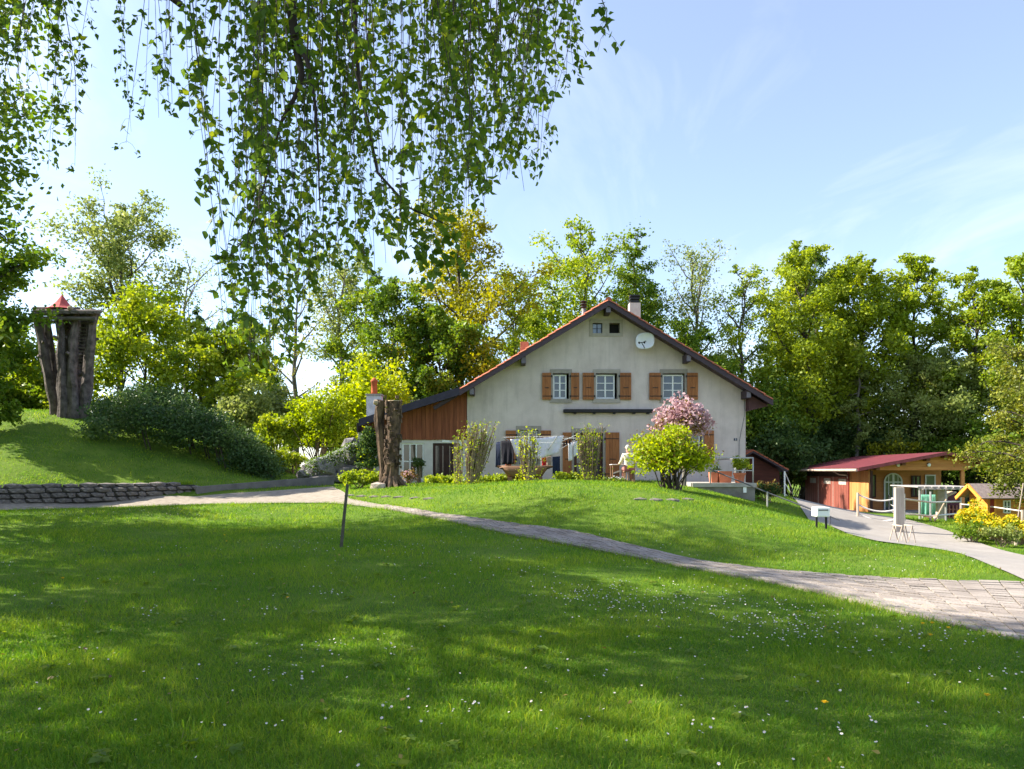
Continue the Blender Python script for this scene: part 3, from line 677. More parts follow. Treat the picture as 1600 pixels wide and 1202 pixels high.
MB().tube([ra, ra.lerp(rb, .5) - Vector((0, 0, .03)), rb], .022, 7).build('rail', GREYP, sr)
for f, m_ in ((.475, STEEL), (.93, GREYP)):
    q = ra.lerp(rb, f); MB().tube([(q.x, q.y, h(q.x, q.y) - .25), (q.x, q.y, q.z)], .028, 7).build('post', m_, sr)
# little shed right of the house
sx0, sx1, sy = XU(1160, 33), XU(1226, 33), 33.0; sg = h(sx1, sy) - .5
sh = thing('garden_shed', ((sx0 + sx1) / 2, sy, sg), 'small brown wooden shed with red tiled lean roof behind the terrace', 'shed')
SHW = mat('shed_wood', (.075, .022, .014), .75, c2=(.12, .036, .022), scale=3, stretch=(.6, 6, 6))
sa = (XU(1177, 32.6), ZV(704, 32.6)); sb = (XU(1231, 32.6), ZV(734, 32.6)); sc_ = (XU(1160, 32.6), ZV(713, 32.6)); sxr = XU(1217, 33)
def stop(x): return sa[1] - (x - sa[0]) * (sa[1] - sb[1]) / (sb[0] - sa[0]) if x > sa[0] else sa[1] - (sa[0] - x) * (sa[1] - sc_[1]) / (sa[0] - sc_[0])
MB().prism([(sx0, sg), (sxr, sg), (sxr, stop(sxr) - .14), (sa[0], sa[1] - .14), (sx0, stop(sx0) - .14)], sy + .05, sy + 4).build('wall', SHW, sh)
z = sg
while z < sa[1] - .2:
    z1 = z + .145; x1 = sxr + .02
    if z1 > stop(x1) - .15: x1 = sa[0] + (sa[1] - .15 - z1) / ((sa[1] - sb[1]) / (sb[0] - sa[0]))
    if x1 > sx0 + .1: MB().box(sx0, x1, sy + random.uniform(0, .012), sy + .049, z + .004, z1 - .004).build('plank', SHW, sh)
    z = z1
b = MB()
for p, q in ((sc_, sa), (sa, sb)): b.prism([(p[0], p[1] - .1), (q[0], q[1] - .1), (q[0], q[1] - .02), (p[0], p[1] - .02)], sy - .4, sy + 4.4)
ro = b.build('roof', BEAM, sh)
for k in range(7):
    for (p, q) in ((sa, sb),):
        f0, f1 = k / 7, (k + 1) / 7; xa_, xb_ = p[0] + (q[0] - p[0]) * f0, p[0] + (q[0] - p[0]) * f1 + .03
        MB().prism([(xa_, stop(xa_) - .018), (xb_, stop(xb_) - .012), (xb_, stop(xb_) + .05), (xa_, stop(xa_) + .03)], sy - .42, sy + 4.4).build('tile_course', TILE, ro)
MB().prism([(sc_[0], sc_[1] - .015), (sa[0], sa[1] - .015), (sa[0], sa[1] + .05), (sc_[0], sc_[1] + .05)], sy - .42, sy + 4.4).build('tile_course', TILE, ro)

# ---------------------------------------------------------------- things in front of the house
# rotary clothes dryer and washing
dp = Vector((XU(846, 26.8), 26.8, h(XU(846, 26.8), 26.8))); dz = ZV(684, 26.8)
dr = thing('rotary_dryer', dp, 'rotary clothes dryer hung with washing in front of the house', 'clothes dryer')
MB().tube([dp - Vector((0, 0, .1)), Vector((dp.x, dp.y, dz - .3))], .025, 7).build('pole', STEEL, dr)
tips = []
for a in (20, 110, 200, 290):
    t_ = Vector((dp.x + 1.45 * math.cos(R(a)), dp.y + 1.2 * math.sin(R(a)), dz)); tips.append(t_)
    MB().tube([Vector((dp.x, dp.y, dz - .8)), t_], .014, 6).build('arm', STEEL, dr)
for f in (1, .75, .5):
    q = [Vector((dp.x, dp.y, dz - .8)).lerp(t_, f) for t_ in tips]
    MB().tube(q + [q[0]], .004, 4).build('line', WHITE, dr)
def cloth(name, top, drop, m, label, cat='washing', wav=.04, nseg=14, sag=0, group=None, taper=0, skew=0):
    """cloth hanging from a line of points, falling by drop, with folds"""
    a, b_ = Vector(top[0]), Vector(top[1]); nrm = (b_ - a).cross(Vector((0, 0, 1))).normalized(); mb = MB(); nv = 8
    ph = random.uniform(0, 6)
    for j in range(nv + 1):
        f = j / nv
        for i in range(nseg + 1):
            s_ = i / nseg; p = a.lerp(b_, .5 + (s_ - .5) * (1 - taper * f)); dd = drop if not callable(drop) else drop(s_)
            mb.v.append(tuple(p + Vector((skew * f, 0, -dd * f - sag * 4 * s_ * (1 - s_) * (1 - f))) + nrm * (wav * f * (.3 + f) * math.sin(s_ * 17 + ph + 2 * f) + .01 * math.sin(s_ * 41))))
    n = nseg + 1
    mb.f = [(j*n + i, j*n + i + 1, (j+1)*n + i + 1, (j+1)*n + i) for j in range(nv) for i in range(nseg)]
    o = mb.build(name, m, smooth=True); sm = o.modifiers.new('thick', 'SOLIDIFY'); sm.thickness = .006
    return tag(o, label, cat, group)
LINEN = mat('white_linen', (.80, .77, .82), .9, var=.04)
BLK = mat('black_cloth', (.012, .012, .02), .95, var=.2); NAVY = mat('navy_cloth', (.02, .03, .07), .9)
cloth('bed_sheet', (P(797, 686.5, 25.9), P(881, 680.5, 26.5)), lambda s_: .58 + .22 * math.sin(s_ * 2.6) - .12 * s_, LINEN, 'large white bed sheet sagging over the dryer lines', sag=.03, taper=.22, nseg=26, wav=.06)
cloth('trousers', (P(783, 689, 26.2), P(803, 688, 26.0)), .82, BLK, 'black garment hanging at the house end of the bed sheet', wav=.03)
cloth('shirt', (P(775, 691, 26.4), P(782, 690, 26.3)), .88, NAVY, 'narrow dark navy garment hanging beside the black one', wav=.03)
cloth('towel', (P(789, 712, 26.5), P(799, 712, 26.5)), .36, mat('pink_towel', (.42, .14, .13), .9), 'dull pink towel hanging low below the black garment', wav=.02)
cloth('towel', (P(847, 713, 26.6), P(853, 713, 26.6)), .33, mat('red_cloth', (.55, .03, .035), .9), 'narrow bright red cloth hanging below the bed sheet', wav=.02)
cloth('towel', (P(854, 713, 26.7), P(861, 713, 26.7)), .33, mat('beige_cloth', (.45, .36, .31), .9), 'beige cloth hanging next to the red one', wav=.02)
cloth('trousers', (P(863, 714, 26.5), P(875, 713, 26.6)), .62, NAVY, 'navy trousers hanging at the door end of the dryer', wav=.03)
ln = MB().tube([P(876, 690, 26.4), P(890, 684.5, 26.6), P(907, 677, 26.9)], .008, 5).build('washing_line', WHITE); tag(ln, 'white washing line slanting up towards the leafless shrub by the door', 'washing line')
for k, (u, v) in enumerate(((880, 691), (884, 689), (889, 688))):
    cloth('sock', (P(u, v, 26.5), P(u + 2.6, v - 1, 26.5)), .16, BLK, 'small black sock pegged on the slanting line', 'sock', wav=.01, nseg=4, group='socks on the line')
for k, (u, v) in enumerate(((888, 693.5), (896, 691))):
    cloth('towel', (P(u, v, 26.6), P(u + 6.5, v - 2, 26.65)), .62 - .1 * k, LINEN, 'narrow white towel pegged on the slanting line near the door', wav=.02, nseg=6, group='white towels on the line')
# boat-shaped wooden trough
bc = P(820, 728.5, 25.3); bz = h(bc.x, bc.y)
tr = thing('wooden_trough', (bc.x, bc.y, bz), 'old boat-shaped wooden trough planter under the washing', 'trough')
b = MB(); L_ = 1.9; secs = 10
for i in range(secs + 1):
    s_ = i / secs * 2 - 1; k = math.sqrt(max(0, 1 - abs(s_) ** 3)); w_ = .05 + .26 * k; dp_ = .08 + .38 * k
    for j in range(9):
        a = math.pi * j / 8; b.v.append((bc.x + s_ * L_ / 2 * (1 if j in (0, 8) else .93 - .16 * math.sin(a)), bc.y - w_ * math.cos(a), bc.z - dp_ * math.sin(a) ** .8))
b.f = [(i*9 + j, i*9 + j + 1, (i+1)*9 + j + 1, (i+1)*9 + j) for i in range(secs) for j in range(8)] + [tuple(range(9)), tuple(secs*9 + j for j in range(8, -1, -1))]
TRW = mat('trough_wood', (.17, .085, .05), .8, c2=(.27, .15, .09), scale=3, stretch=(.6, 5, 5))
o = b.build('hull', TRW, tr, smooth=True); sm = o.modifiers.new('thick', 'SOLIDIFY'); sm.thickness = .04
MB().box(bc.x - .82, bc.x + .82, bc.y - .22, bc.y + .22, bc.z - .1, bc.z - .05).build('soil', mat('soil', (.05, .035, .025)), tr)
for s_ in (-.5, .5): MB().box(bc.x + s_ - .08, bc.x + s_ + .08, bc.y - .2, bc.y + .2, bz - .1, bc.z - .36).build('foot', TRW, tr)

# seated person at a small table, back to the camera
def skin(name, pts, edges, rad, m, parent, sub=2):
    me = bpy.data.meshes.new(name); o0 = org(parent); me.from_pydata([tuple(Vector(p) - o0) for p in pts], edges, []); me.materials.append(m)
    o = bpy.data.objects.new(name, me); link(o, parent)
    o.modifiers.new('skin', 'SKIN')
    if not me.skin_vertices: return o
    for i, r_ in enumerate(rad): me.skin_vertices[0].data[i].radius = (r_, r_) if not hasattr(r_, '__len__') else r_
    me.skin_vertices[0].data[0].use_root = True
    s_ = o.modifiers.new('sub', 'SUBSURF'); s_.levels = sub; s_.render_levels = sub
    me.polygons.foreach_set('use_smooth', [True] * len(me.polygons)); o.modifiers['skin'].use_smooth_shade = True
    return o
SKIN = mat('skin', (.50, .28, .20), .6, var=.06); SHIRT = mat('cream_cardigan', (.62, .55, .42), .95, c2=(.72, .66, .54), scale=14, bump=.4); TROU = mat('rose_trousers', (.34, .13, .12), .9); HAIR = mat('white_hair', (.66, .62, .56), .8, scale=30, bump=.4)
pd = 27.3; px = XU(983, pd); pg = h(px, pd)
per = thing('person', (px, pd, pg), 'person in cream cardigan and rose trousers sitting at the table by the bush', 'person')
def q(x, y, z): return Vector((px + x, pd + y, pg + z))
S = .47
body = [q(0, 0, S + .1), q(0, .0, S + .32), q(-.01, -.01, S + .52), q(-.02, .02, S + .62), q(-.03, .05, S + .70), q(-.035, .07, S + .82),
        q(-.2, 0, S + .55), q(-.27, .1, S + .3), q(-.33, .3, S + .22), q(.18, .0, S + .55), q(.26, .08, S + .3), q(.12, .3, S + .22),
        q(-.1, .02, S + .08), q(-.14, .42, S + .06), q(-.15, .44, .08), q(-.15, .56, .04), q(.1, .02, S + .08), q(.13, .42, S + .06), q(.14, .44, .08), q(.14, .56, .04)]
be = [(0,1),(1,2),(2,3),(3,4),(4,5),(2,6),(6,7),(7,8),(2,9),(9,10),(10,11),(0,12),(12,13),(13,14),(14,15),(0,16),(16,17),(17,18),(18,19)]
br = [(.16,.12),(.15,.11),(.16,.1),.055,.085,.075,.06,.047,.035,.06,.047,.035,.09,.065,.045,.03,.09,.065,.045,.03]
skin('body', body, be, br, SKIN, per)
skin('cardigan', [q(0, 0, S + .04), q(0, 0, S + .3), q(-.01, -.01, S + .52), q(-.02, .0, S + .585), q(-.2, 0, S + .55), q(-.27, .1, S + .3), q(-.32, .27, S + .23), q(.19, 0, S + .55), q(.26, .08, S + .3), q(.14, .27, S + .23)],
     [(0,1),(1,2),(2,3),(2,4),(4,5),(5,6),(2,7),(7,8),(8,9)], [(.2,.155),(.185,.14),(.185,.125),.09,.085,.066,.05,.085,.066,.05], SHIRT, per)
skin('trousers', [q(0, 0, S + .07), q(-.1, .03, S + .07), q(-.14, .42, S + .06), q(-.15, .44, .12), q(.1, .03, S + .07), q(.13, .42, S + .06), q(.14, .44, .12)], [(0,1),(1,2),(2,3),(0,4),(4,5),(5,6)], [(.17,.13),.11,.085,.065,.11,.085,.065], TROU, per)
skin('hair', [q(-.03, .02, S + .73), q(-.035, .03, S + .80), q(-.035, .045, S + .88), q(-.035, .06, S + .915)], [(0,1),(1,2),(2,3)], [(.075,.05),(.1,.095),(.095,.1),.05], HAIR, per)
hd = MB()
for s_ in (-1, 1):
    MB().tube([q(-.035 + s_ * .085, .085, S + .79), q(-.035 + s_ * .098, .08, S + .815), q(-.035 + s_ * .085, .08, S + .84)], [.008, .02, .01], 6).build('ear', SKIN, per, smooth=True)
    hp = q(-.33, .3, S + .22) if s_ < 0 else q(.12, .3, S + .22)
    for k in range(4): MB().tube([hp + Vector((-.03 + .02 * k, .02, 0)), hp + Vector((-.03 + .021 * k, .06 + .01 * (k % 3), .005)), hp + Vector((-.03 + .021 * k, .085 + .012 * (k in (1, 2)), -.02))], [.01, .009, .007], 5).build('finger', SKIN, per, smooth=True)
    MB().tube([hp + Vector((.035 * -s_, 0, 0)), hp + Vector((.055 * -s_, .035, 0)), hp + Vector((.05 * -s_, .06, -.01))], [.011, .01, .008], 5).build('thumb', SKIN, per, smooth=True)
MB().tube([q(-.035, .14, S + .80), q(-.035, .168, S + .785), q(-.035, .15, S + .77)], [.008, .014, .01], 6).build('nose', SKIN, per, smooth=True)
st = thing('stool', (px, pd, pg), 'low wooden stool under the seated person', 'stool')
MB().box(px - .2, px + .2, pd - .17, pd + .2, pg + S - .07, pg + S - .02).build('seat', TRW, st)
for a in (-1, 1):
    for c in (-1, 1): MB().tube([(px + a * .15, pd + c * .13, pg + S - .07), (px + a * .18, pd + c * .16, pg - .03)], .022, 6).build('leg', TRW, st)
tx, ty = XU(968, 27.9), 28.0; tg = h(tx, ty); tzz = ZV(725.5, 27.9)
tb = thing('garden_table', (tx, ty, tg), 'small garden table with pale top in front of the door shutter', 'table')
MB().box(tx - .32, tx + .42, ty - .3, ty + .35, tzz - .035, tzz).build('table_top', mat('pale_table', (.62, .55, .54), .6), tb, bevel=.01)
for a, c in ((-.27, -.25), (.37, -.25), (-.27, .3), (.37, .3)): MB().tube([(tx + a, ty + c, tzz - .03), (tx + a, ty + c, tg - .05)], .024, 6).build('leg', TRW, tb)
MB().beam((tx - .27, ty - .25, tzz - .34), (tx + .37, ty - .25, tzz - .12), .03, .05).build('brace', mat('pale_table', (.6, .5, .48)), tb)

# stake in the lawn
g = G(531.5, 855); tp = P(543, 757, g.y)
stake = MB().tube([g - Vector((0, 0, .2)), g.lerp(tp, .5) + Vector((.006, 0, 0)), tp], [.03, .028, .026], 7).build('lawn_stake', mat('stake_wood', (.075, .07, .05), .85, c2=(.12, .11, .08), scale=8)); tag(stake, 'thin leaning wooden stake standing alone in the shaded lawn', 'stake')
# overhead wire
wr = MB().tube([P(200, 630, 44), P(420, 631, 42), P(640, 627, 38), (hx(716), 31, hz(613))], .018, 5).build('overhead_wire', mat('cable_grey', (.3, .3, .3))); tag(wr, 'thin pale overhead wire running from the trees to the lean-to roof', 'wire')

# ---------------------------------------------------------------- twin tree stump left of the house
def trunk_pts(a, b_, n, wob, rg):
    a, b_ = Vector(a), Vector(b_); return [a.lerp(b_, i / n) + (Vector((rg.uniform(-wob, wob), rg.uniform(-wob, wob), 0)) if 0 < i < n else Vector()) for i in range(n + 1)]
BARK = mat('old_bark', (.03, .02, .014), .95, c2=(.19, .125, .08), scale=5, stretch=(1, 1, .45), bump=1.0, bscale=14, lo=.38, hi=.66)
def bumpy(mb, amt, rg):
    mb.v = [tuple(Vector(p) + Vector((rg.uniform(-amt, amt), rg.uniform(-amt, amt), rg.uniform(-amt, amt) * .5))) for p in mb.v]; return mb
rg_ = random.Random(3); sd_ = 25.0; g0 = h(XU(610, sd_), sd_)
ts = thing('tree_stump', (XU(612, sd_), sd_, g0), 'tall twin stemmed dead tree stump with scaly bark beside the lean-to', 'tree stump')
bumpy(MB().tube([P(604, 768, sd_), P(600, 730, sd_), P(596, 690, sd_), P(592, 655, sd_), P(593, 638, sd_), P(596, 626, sd_)], [.24, .16, .15, .15, .17, .16], 14), .034, rg_).build('stem', BARK, ts)
bumpy(MB().tube([P(613, 771, sd_ - .1), P(612, 752, sd_ - .1), P(613, 710, sd_ - .1), P(615, 670, sd_ - .1), P(616, 645, sd_ - .1), P(616.5, 627, sd_ - .1)], [.36, .25, .22, .22, .23, .24], 16), .036, rg_).build('stem', BARK, ts)
for a_, l_ in ((3.4, .6), (4.2, .5), (5.2, .55), (6.0, .6), (4.7, .45)):
    c_ = P(612, 0, sd_ - .1); p_ = Vector((c_.x + math.cos(a_) * .2, c_.y + math.sin(a_) * .2, g0 + .3)); q_ = Vector((c_.x + math.cos(a_) * l_, c_.y + math.sin(a_) * l_, g0 - .04))
    bumpy(MB().tube([p_, p_.lerp(q_, .55) - Vector((0, 0, .06)), q_], [.11, .09, .04], 8), .015, rg_).build('root', BARK, ts)
CUT = mat('cut_wood', (.42, .33, .22), .9, c2=(.30, .22, .14), scale=9)
MB().lathe(P(616.5, 627.5, sd_ - .1), [(.25, 0), (.24, .025)], 12).build('cut_face', CUT, ts)
MB().tube([P(595, 632, sd_), P(588, 629, sd_ - .1), P(584, 628, sd_ - .12)], [.13, .1, .075], 8).build('branch_stub', CUT, ts)
for k in range(80):
    z_ = rg_.uniform(.15, 3.0); a = rg_.uniform(math.pi, 2 * math.pi); c = P(613 + z_ * .9, 0, sd_ - .1); r_ = .27
    stone_ = MB().obox((c.x + r_ * math.cos(a), c.y + r_ * math.sin(a), g0 + z_), (rg_.uniform(.06, .12), .05, rg_.uniform(.06, .16)), Matrix.Rotation(a + math.pi / 2, 3, 'Z') @ Matrix.Rotation(rg_.uniform(-.4, .4), 3, 'X'))
    stone_.build('bark_plate', BARK, ts)
pk = P(590, 765, 24.3); rk = bpy.data.objects.new('garden_stone', rocks[2].copy()); rk.data.materials.clear(); rk.data.materials.append(mat('pale_stone', (.42, .34, .28), .9, bump=.5)); link(rk, None); rk.location = (pk.x, 24.3, h(pk.x, 24.3) + .08); rk.scale = (.5, .3, .28); tag(rk, 'pale rounded stone at the foot of the twin stump', 'stone')

# ---------------------------------------------------------------- stump tower with play platform on the bank
tdp = 32.0; tg_ = Vector((XU(108, tdp), tdp, h(XU(108, tdp), tdp)))
tw = thing('stump_tower', tg_, 'cluster of pollarded dead trunks carrying a log play platform on the bank', 'play tower')
BIRB = mat('grey_bark', (.055, .043, .04), .9, c2=(.21, .17, .155), scale=4, stretch=(1, 1, .8), bump=.9, bscale=12, lo=.35, hi=.68)
for (ub, ut, vt, dd, r0, r1) in ((92, 66, 498, .8, .2, .16), (108, 103, 495, .9, .22, .18), (116, 130, 497, 1.1, .2, .16), (88, 57, 492, 0, .19, .15), (96, 73, 500, .5, .13, .11), (101, 91, 480, -.3, .22, .14), (112, 117, 481, -.2, .22, .15), (119, 121, 500, .7, .13, .11), (128, 149, 484, .1, .22, .17), (123, 138, 500, .9, .12, .1)):
    dd += tdp; a = P(ub, 655, dd); b_ = P(ut, vt, dd)
    a.z = min(a.z, h(a.x, a.y) - .15); n = 7; pts_ = trunk_pts(a, b_, n, .05, rg_); rr = [r0 * 1.35] + [r0 + (r1 - r0) * i / n + rg_.uniform(-.015, .03) for i in range(1, n)] + [r1 * 1.25]
    bumpy(MB().tube(pts_, rr, 11), .035, rg_).build('trunk', BIRB, tw)
    for k in range(5):
        p = pts_[rg_.randrange(3, n)]; an = rg_.uniform(0, 6.28); MB().tube([p, p + Vector((math.cos(an) * .3, math.sin(an) * .3, .12))], [.08, .055], 6).build('branch_stub', BIRB, tw)
LOG = mat('grey_log', (.11, .095, .085), .9, c2=(.24, .2, .18), scale=4, stretch=(1, 5, 5), bump=.5)
for (u0, u1, v, dd) in ((52, 158, 486, -.5), (50, 156, 491, .9), (56, 150, 497, -.45), (60, 150, 503, .8), (52, 110, 482, .2)):
    MB().tube([P(u0, v, tdp + dd), P(u1, v + 1, tdp + dd)], [.075, .085], 8).build('log', LOG, tw)
for k in range(9):
    u = 56 + k * 12; MB().beam(P(u, 489, tdp - .6), P(u, 489, tdp + 1.0), .26, .06).build('platform_board', LOG, tw)
for k in range(13):
    v = 512 + k * 5.2; MB().beam(P(112, v, tdp + .35), P(139 - k * .5, v + 1, tdp + .35), .05, .055).build('rung', LOG, tw)
pc = P(97, 484.5, tdp); rf = MB(); n = 10
prof = [(.62, 0), (.46, .10), (.28, .27), (.1, .52), (.02, .64)]
rf.lathe(pc, prof, 10).build('roof', mat('red_canvas', (.42, .06, .06), .8, c2=(.5, .10, .09), scale=4), tw)
MB().tube([P(80, 500, tdp), P(80, 484, tdp)], .05, 7).build('roof_post', LOG, tw); MB().tube([P(111, 500, tdp - .2), P(111, 480, tdp - .2)], .06, 7).build('roof_post', LOG, tw)
MB().lathe(P(110, 482, tdp - .55), [(.02, -.12), (.1, -.06), (.12, .0), (.1, .06), (.02, .12)], 10).build('log_end', CUT, tw)

# ---------------------------------------------------------------- timber outbuilding across the drive
oz = -.82; oc = Vector((20.36, 43.0, oz)); ob = thing('timber_outbuilding', oc, 'low timber outbuilding with red metal roof, brown garage doors and open porch', 'outbuilding'); ORG[ob.name] = Vector(); ob.rotation_euler = (0, 0, -R(5.7))
REDM = mat('red_metal_roof', (.115, .022, .028), .6, c2=(.155, .032, .038), scale=2, spec=.4)
LARCH = mat('larch_wood', (.38, .155, .045), .75, c2=(.50, .235, .08), scale=2, stretch=(5, 5, .5), bump=.15)
LARD = mat('larch_beam', (.46, .175, .055), .75, c2=(.58, .25, .085), scale=2, stretch=(.6, 5, 5), bump=.15)
BRN = mat('brown_door', (.19, .055, .038), .6, c2=(.23, .07, .05), scale=2, stretch=(4, 4, .5)); DBR = mat('dark_brown', (.055, .022, .018), .7)
EZ, RX, RZ, RXE, REZ, DEP = 2.53, 3.95, 3.42, 6.15, 2.98, 13.5
MB().box(.06, .2, .05, DEP - .5, -.2, EZ - .1).build('side_wall', DBR, ob)
for k, (y0, y1) in enumerate(((3.35, 6.3), (6.36, 9.5), (9.56, 12.7))):
    o = MB().box(-.02, .055, y0, y1, -.02, 2.0).build('garage_door', BRN, ob)
    for j in range(1, 6): MB().box(-.028, -.021, y0 + (y1 - y0) * j / 6 - .01, y0 + (y1 - y0) * j / 6 + .01, .02, 1.98).build('door_seam', DBR, o)
    MB().box(-.03, -.022, y0 + .5, y0 + 1.9, 1.52, 1.88).build('pane', mat('frosted_pane', (.42, .38, .34), .4), o)
for y in (6.33, 9.53): MB().box(-.035, .05, y - .028, y + .028, 0, 2.0).build('door_edge', mat('pale_edge', (.5, .42, .36), .6), ob)
for k in range(8): 
    y = .1 + k * .4; MB().box(-.015 - .008 * (k % 2), .058, y, y + .392, -.05, EZ - .12).build('wall_board', LARCH, ob)
MB().tube([(-.1, 3.28, EZ - .15), (-.06, 3.28, EZ - .5), (-.06, 3.28, .05)], .05, 7).build('downpipe', mat('red_pipe', (.2, .04, .035), .5), ob)
MB().tube([(-.55, 5.0, EZ - .1), (-.3, 4.3, EZ - .38), (-.1, 3.5, EZ - .42), (-.1, 3.28, EZ - .6)], .04, 6).build('gutter_bend', mat('pale_edge', (.5, .42, .36)), ob)
# porch back wall with windows and arched door
zW = 2.35; pw = 3.2
MB().box(.2, 2.3, pw, pw + .12, -.2, 2.75).build('porch_wall', LARD, ob); MB().box(2.3, 5.3, pw + .02, pw + .12, -.2, 2.9).build('porch_wall', LARD, ob)
GB = glassmat('barn_glass', (.05, .06, .07))
def owin(x0, x1, z0, z1, cols, rws, m, y=pw): return sash(ob, x0, x1, z0, z1, y - .07, cols, rws, m=m, fr=.07, bar=.05, pane=GB)
owin(.75, 1.5, .75, 2.15, 2, 2, DBR); owin(3.55, 4.1, .8, 2.1, 2, 1, DBR); owin(4.35, 4.95, .8, 2.15, 1, 2, WHITE)
ax, aw_ = 2.5, .52; ad = MB()
for r0, r1 in ((.46, .54),):
    for j in range(13):
        a = math.pi * j / 12
        for rr in (r0, r1): ad.v += [(ax + rr * math.cos(a), pw - .08, 1.72 + rr * math.sin(a)), (ax + rr * math.cos(a), pw - .02, 1.72 + rr * math.sin(a))]
ad.f = [q_ for j in range(12) for q_ in ((4*j, 4*j+2, 4*j+6, 4*j+4), (4*j+1, 4*j+5, 4*j+7, 4*j+3), (4*j, 4*j+4, 4*j+5, 4*j+1), (4*j+2, 4*j+3, 4*j+7, 4*j+6))]
ad.box(ax - .54, ax - .46, pw - .08, pw - .02, 0, 1.72).box(ax + .46, ax + .54, pw - .08, pw - .02, 0, 1.72).box(ax - .06, ax + .06, pw - .09, pw - .02, 0, 2.2).box(ax - .46, ax + .46, pw - .085, pw - .02, 1.66, 1.74)
for s_ in (-1, 1): ad.box(ax + s_ * .27 - .02, ax + s_ * .27 + .02, pw - .08, pw - .03, 0, 2.1)
ado = ad.build('arched_door', WHITE, ob)
MB().add([(ax - .46, pw - .05, 0), (ax + .46, pw - .05, 0), (ax + .46, pw - .05, 1.72)] + [(ax + .47 * math.cos(math.pi * j / 12), pw - .05, 1.72 + .47 * math.sin(math.pi * j / 12)) for j in range(1, 12)] + [(ax - .46, pw - .05, 1.72)], [tuple(range(15))]).build('pane', GB, ado)
# gable fascia, posts, rafters
def rtop(x): return EZ + (x + .75) * (RZ - EZ) / (RX + .75) if x < RX else RZ - (x - RX) * (RZ - REZ) / (RXE - RX)
zf_ = 2.42
for k in range(4):
    a_, b_ = zf_ + k * .2, zf_ + (k + 1) * .2 - .006
    xs = [x for x in np.arange(.05, 5.75, .05) if rtop(x) - .14 > a_ + .02]
    if not xs: continue
    x0, x1 = min(xs), max(xs); xs2 = [x for x in xs if rtop(x) - .14 > b_]; x2, x3 = (min(xs2), max(xs2)) if xs2 else (RX - .1, RX + .1)
    MB().prism([(x0, a_), (x1 if k else 5.2, a_), (x3, min(b_, rtop(x3) - .14)), (x2, min(b_, rtop(x2) - .14))], .02 + .004 * (k % 2), .1).build('fascia_board', LARD, ob)
for x in (.1, 5.1): MB().box(x - .09, x + .09, .11, .29, -.2, rtop(x) - .14).build('porch_post', LARD, ob)
for x in (.3, 1.7, 3.0, RX, 5.0, 5.75): MB().box(x - .1, x + .1, -.45, 1.0, rtop(x) - .30, rtop(x) - .11).build('rafter_end', mat('rafter_dark', (.16, .06, .025), .7), ob)
MB().box(.2, 5.2, .3, DEP, -.2, .02).build('porch_floor', CONC, ob)
MB().prism([(-.75, EZ - .1), (RX, RZ - .1), (RXE, REZ - .1), (RXE, REZ - .03), (RX, RZ - .03), (-.75, EZ - .03)], -.5, DEP).build('roof_deck', mat('rafter_dark', (.16, .06, .025)), ob)
b = MB(); nr = 60
for k in range(nr):
    y0 = -.55 + (DEP + .6) * k / nr; y1 = -.55 + (DEP + .6) * (k + 1) / nr; ym = (y0 + y1) / 2
    for ya_, yb_, d0, d1 in ((y0, ym, 0, .045), (ym, y1, .045, 0)):
        b.add([(-.82, ya_, EZ - .02 + d0), (-.82, yb_, EZ - .02 + d1), (RX, yb_, RZ - .01 + d1), (RX, ya_, RZ - .01 + d0), (RXE, ya_, REZ - .01 + d0), (RXE, yb_, REZ - .01 + d1)], [(0, 3, 2, 1), (3, 4, 5, 2)])
rfo = b.build('roof', REDM, ob)
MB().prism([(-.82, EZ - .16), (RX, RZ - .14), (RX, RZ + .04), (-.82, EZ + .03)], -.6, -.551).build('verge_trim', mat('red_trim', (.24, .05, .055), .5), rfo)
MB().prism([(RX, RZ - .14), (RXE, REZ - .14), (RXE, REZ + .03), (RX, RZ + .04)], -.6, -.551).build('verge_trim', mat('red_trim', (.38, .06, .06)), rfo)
MB().tube([(-.87, -.5, EZ - .1), (-.87, DEP, EZ - .1)], .075, 8).build('gutter', mat('pale_gutter', (.56, .44, .36), .5), rfo)
for x in (1.55, 3.2):
    lo_ = MB().lathe((x, -.05, 2.72), [(.03, -.1), (.09, -.06), (.1, .05), (.05, .1)], 10).build('lamp_globe', WHITE, ob, smooth=True); MB().box(x - .08, x + .02, -.08, .019, 2.66, 2.84).build('lamp_bracket', DBR, lo_)

# ---------------------------------------------------------------- yard across the drive
POSTW = mat('weathered_post', (.30, .24, .19), .85, c2=(.48, .40, .33), scale=5, stretch=(4, 4, .5))
ROPE = mat('white_rope', (.66, .62, .58), .8, var=.1)
def ropefence(name, posts, hts, label, mat_, sag, rr=.028):
    t = thing(name, posts[0], label, 'rope fence')
    for (p, hh) in zip(posts, hts):
        MB().tube([p - Vector((0, 0, .15)), p + Vector((0, 0, hh))], [.05, .045], 7).build('post', POSTW, t)
    for a, b_, ha, hb in zip(posts[:-1], posts[1:], hts[:-1], hts[1:]):
        for f in (.93, .52, .16):
            pts_ = [(a + Vector((0, 0, ha * f))).lerp(b_ + Vector((0, 0, hb * f)), i / 10) - Vector((0, 0, sag * 4 * (i / 10) * (1 - i / 10))) for i in range(11)]
            MB().tube(pts_, rr, 6).build('rope', mat_, t)
    return t
def gp(u, v): return G(u, v, 24, 60)
print('drive levels', [(d, round(h(XU(1345, d), d), 2)) for d in (24, 28, 32, 36, 40, 44)], [(u, v, [round(c, 2) for c in gp(u, v)]) for u, v in ((1340, 808), (1402, 818), (1413, 816), (1501, 813), (1257, 776))])
A = [gp(1340.5, 808), gp(1402, 818)]; ropefence('rope_fence', A, [.86, .95], 'wooden posts with three sagging white ropes beside the garage doors', ROPE, .16)
Bp = [gp(1390, 800), gp(1372, 803), gp(1342, 800)]; 
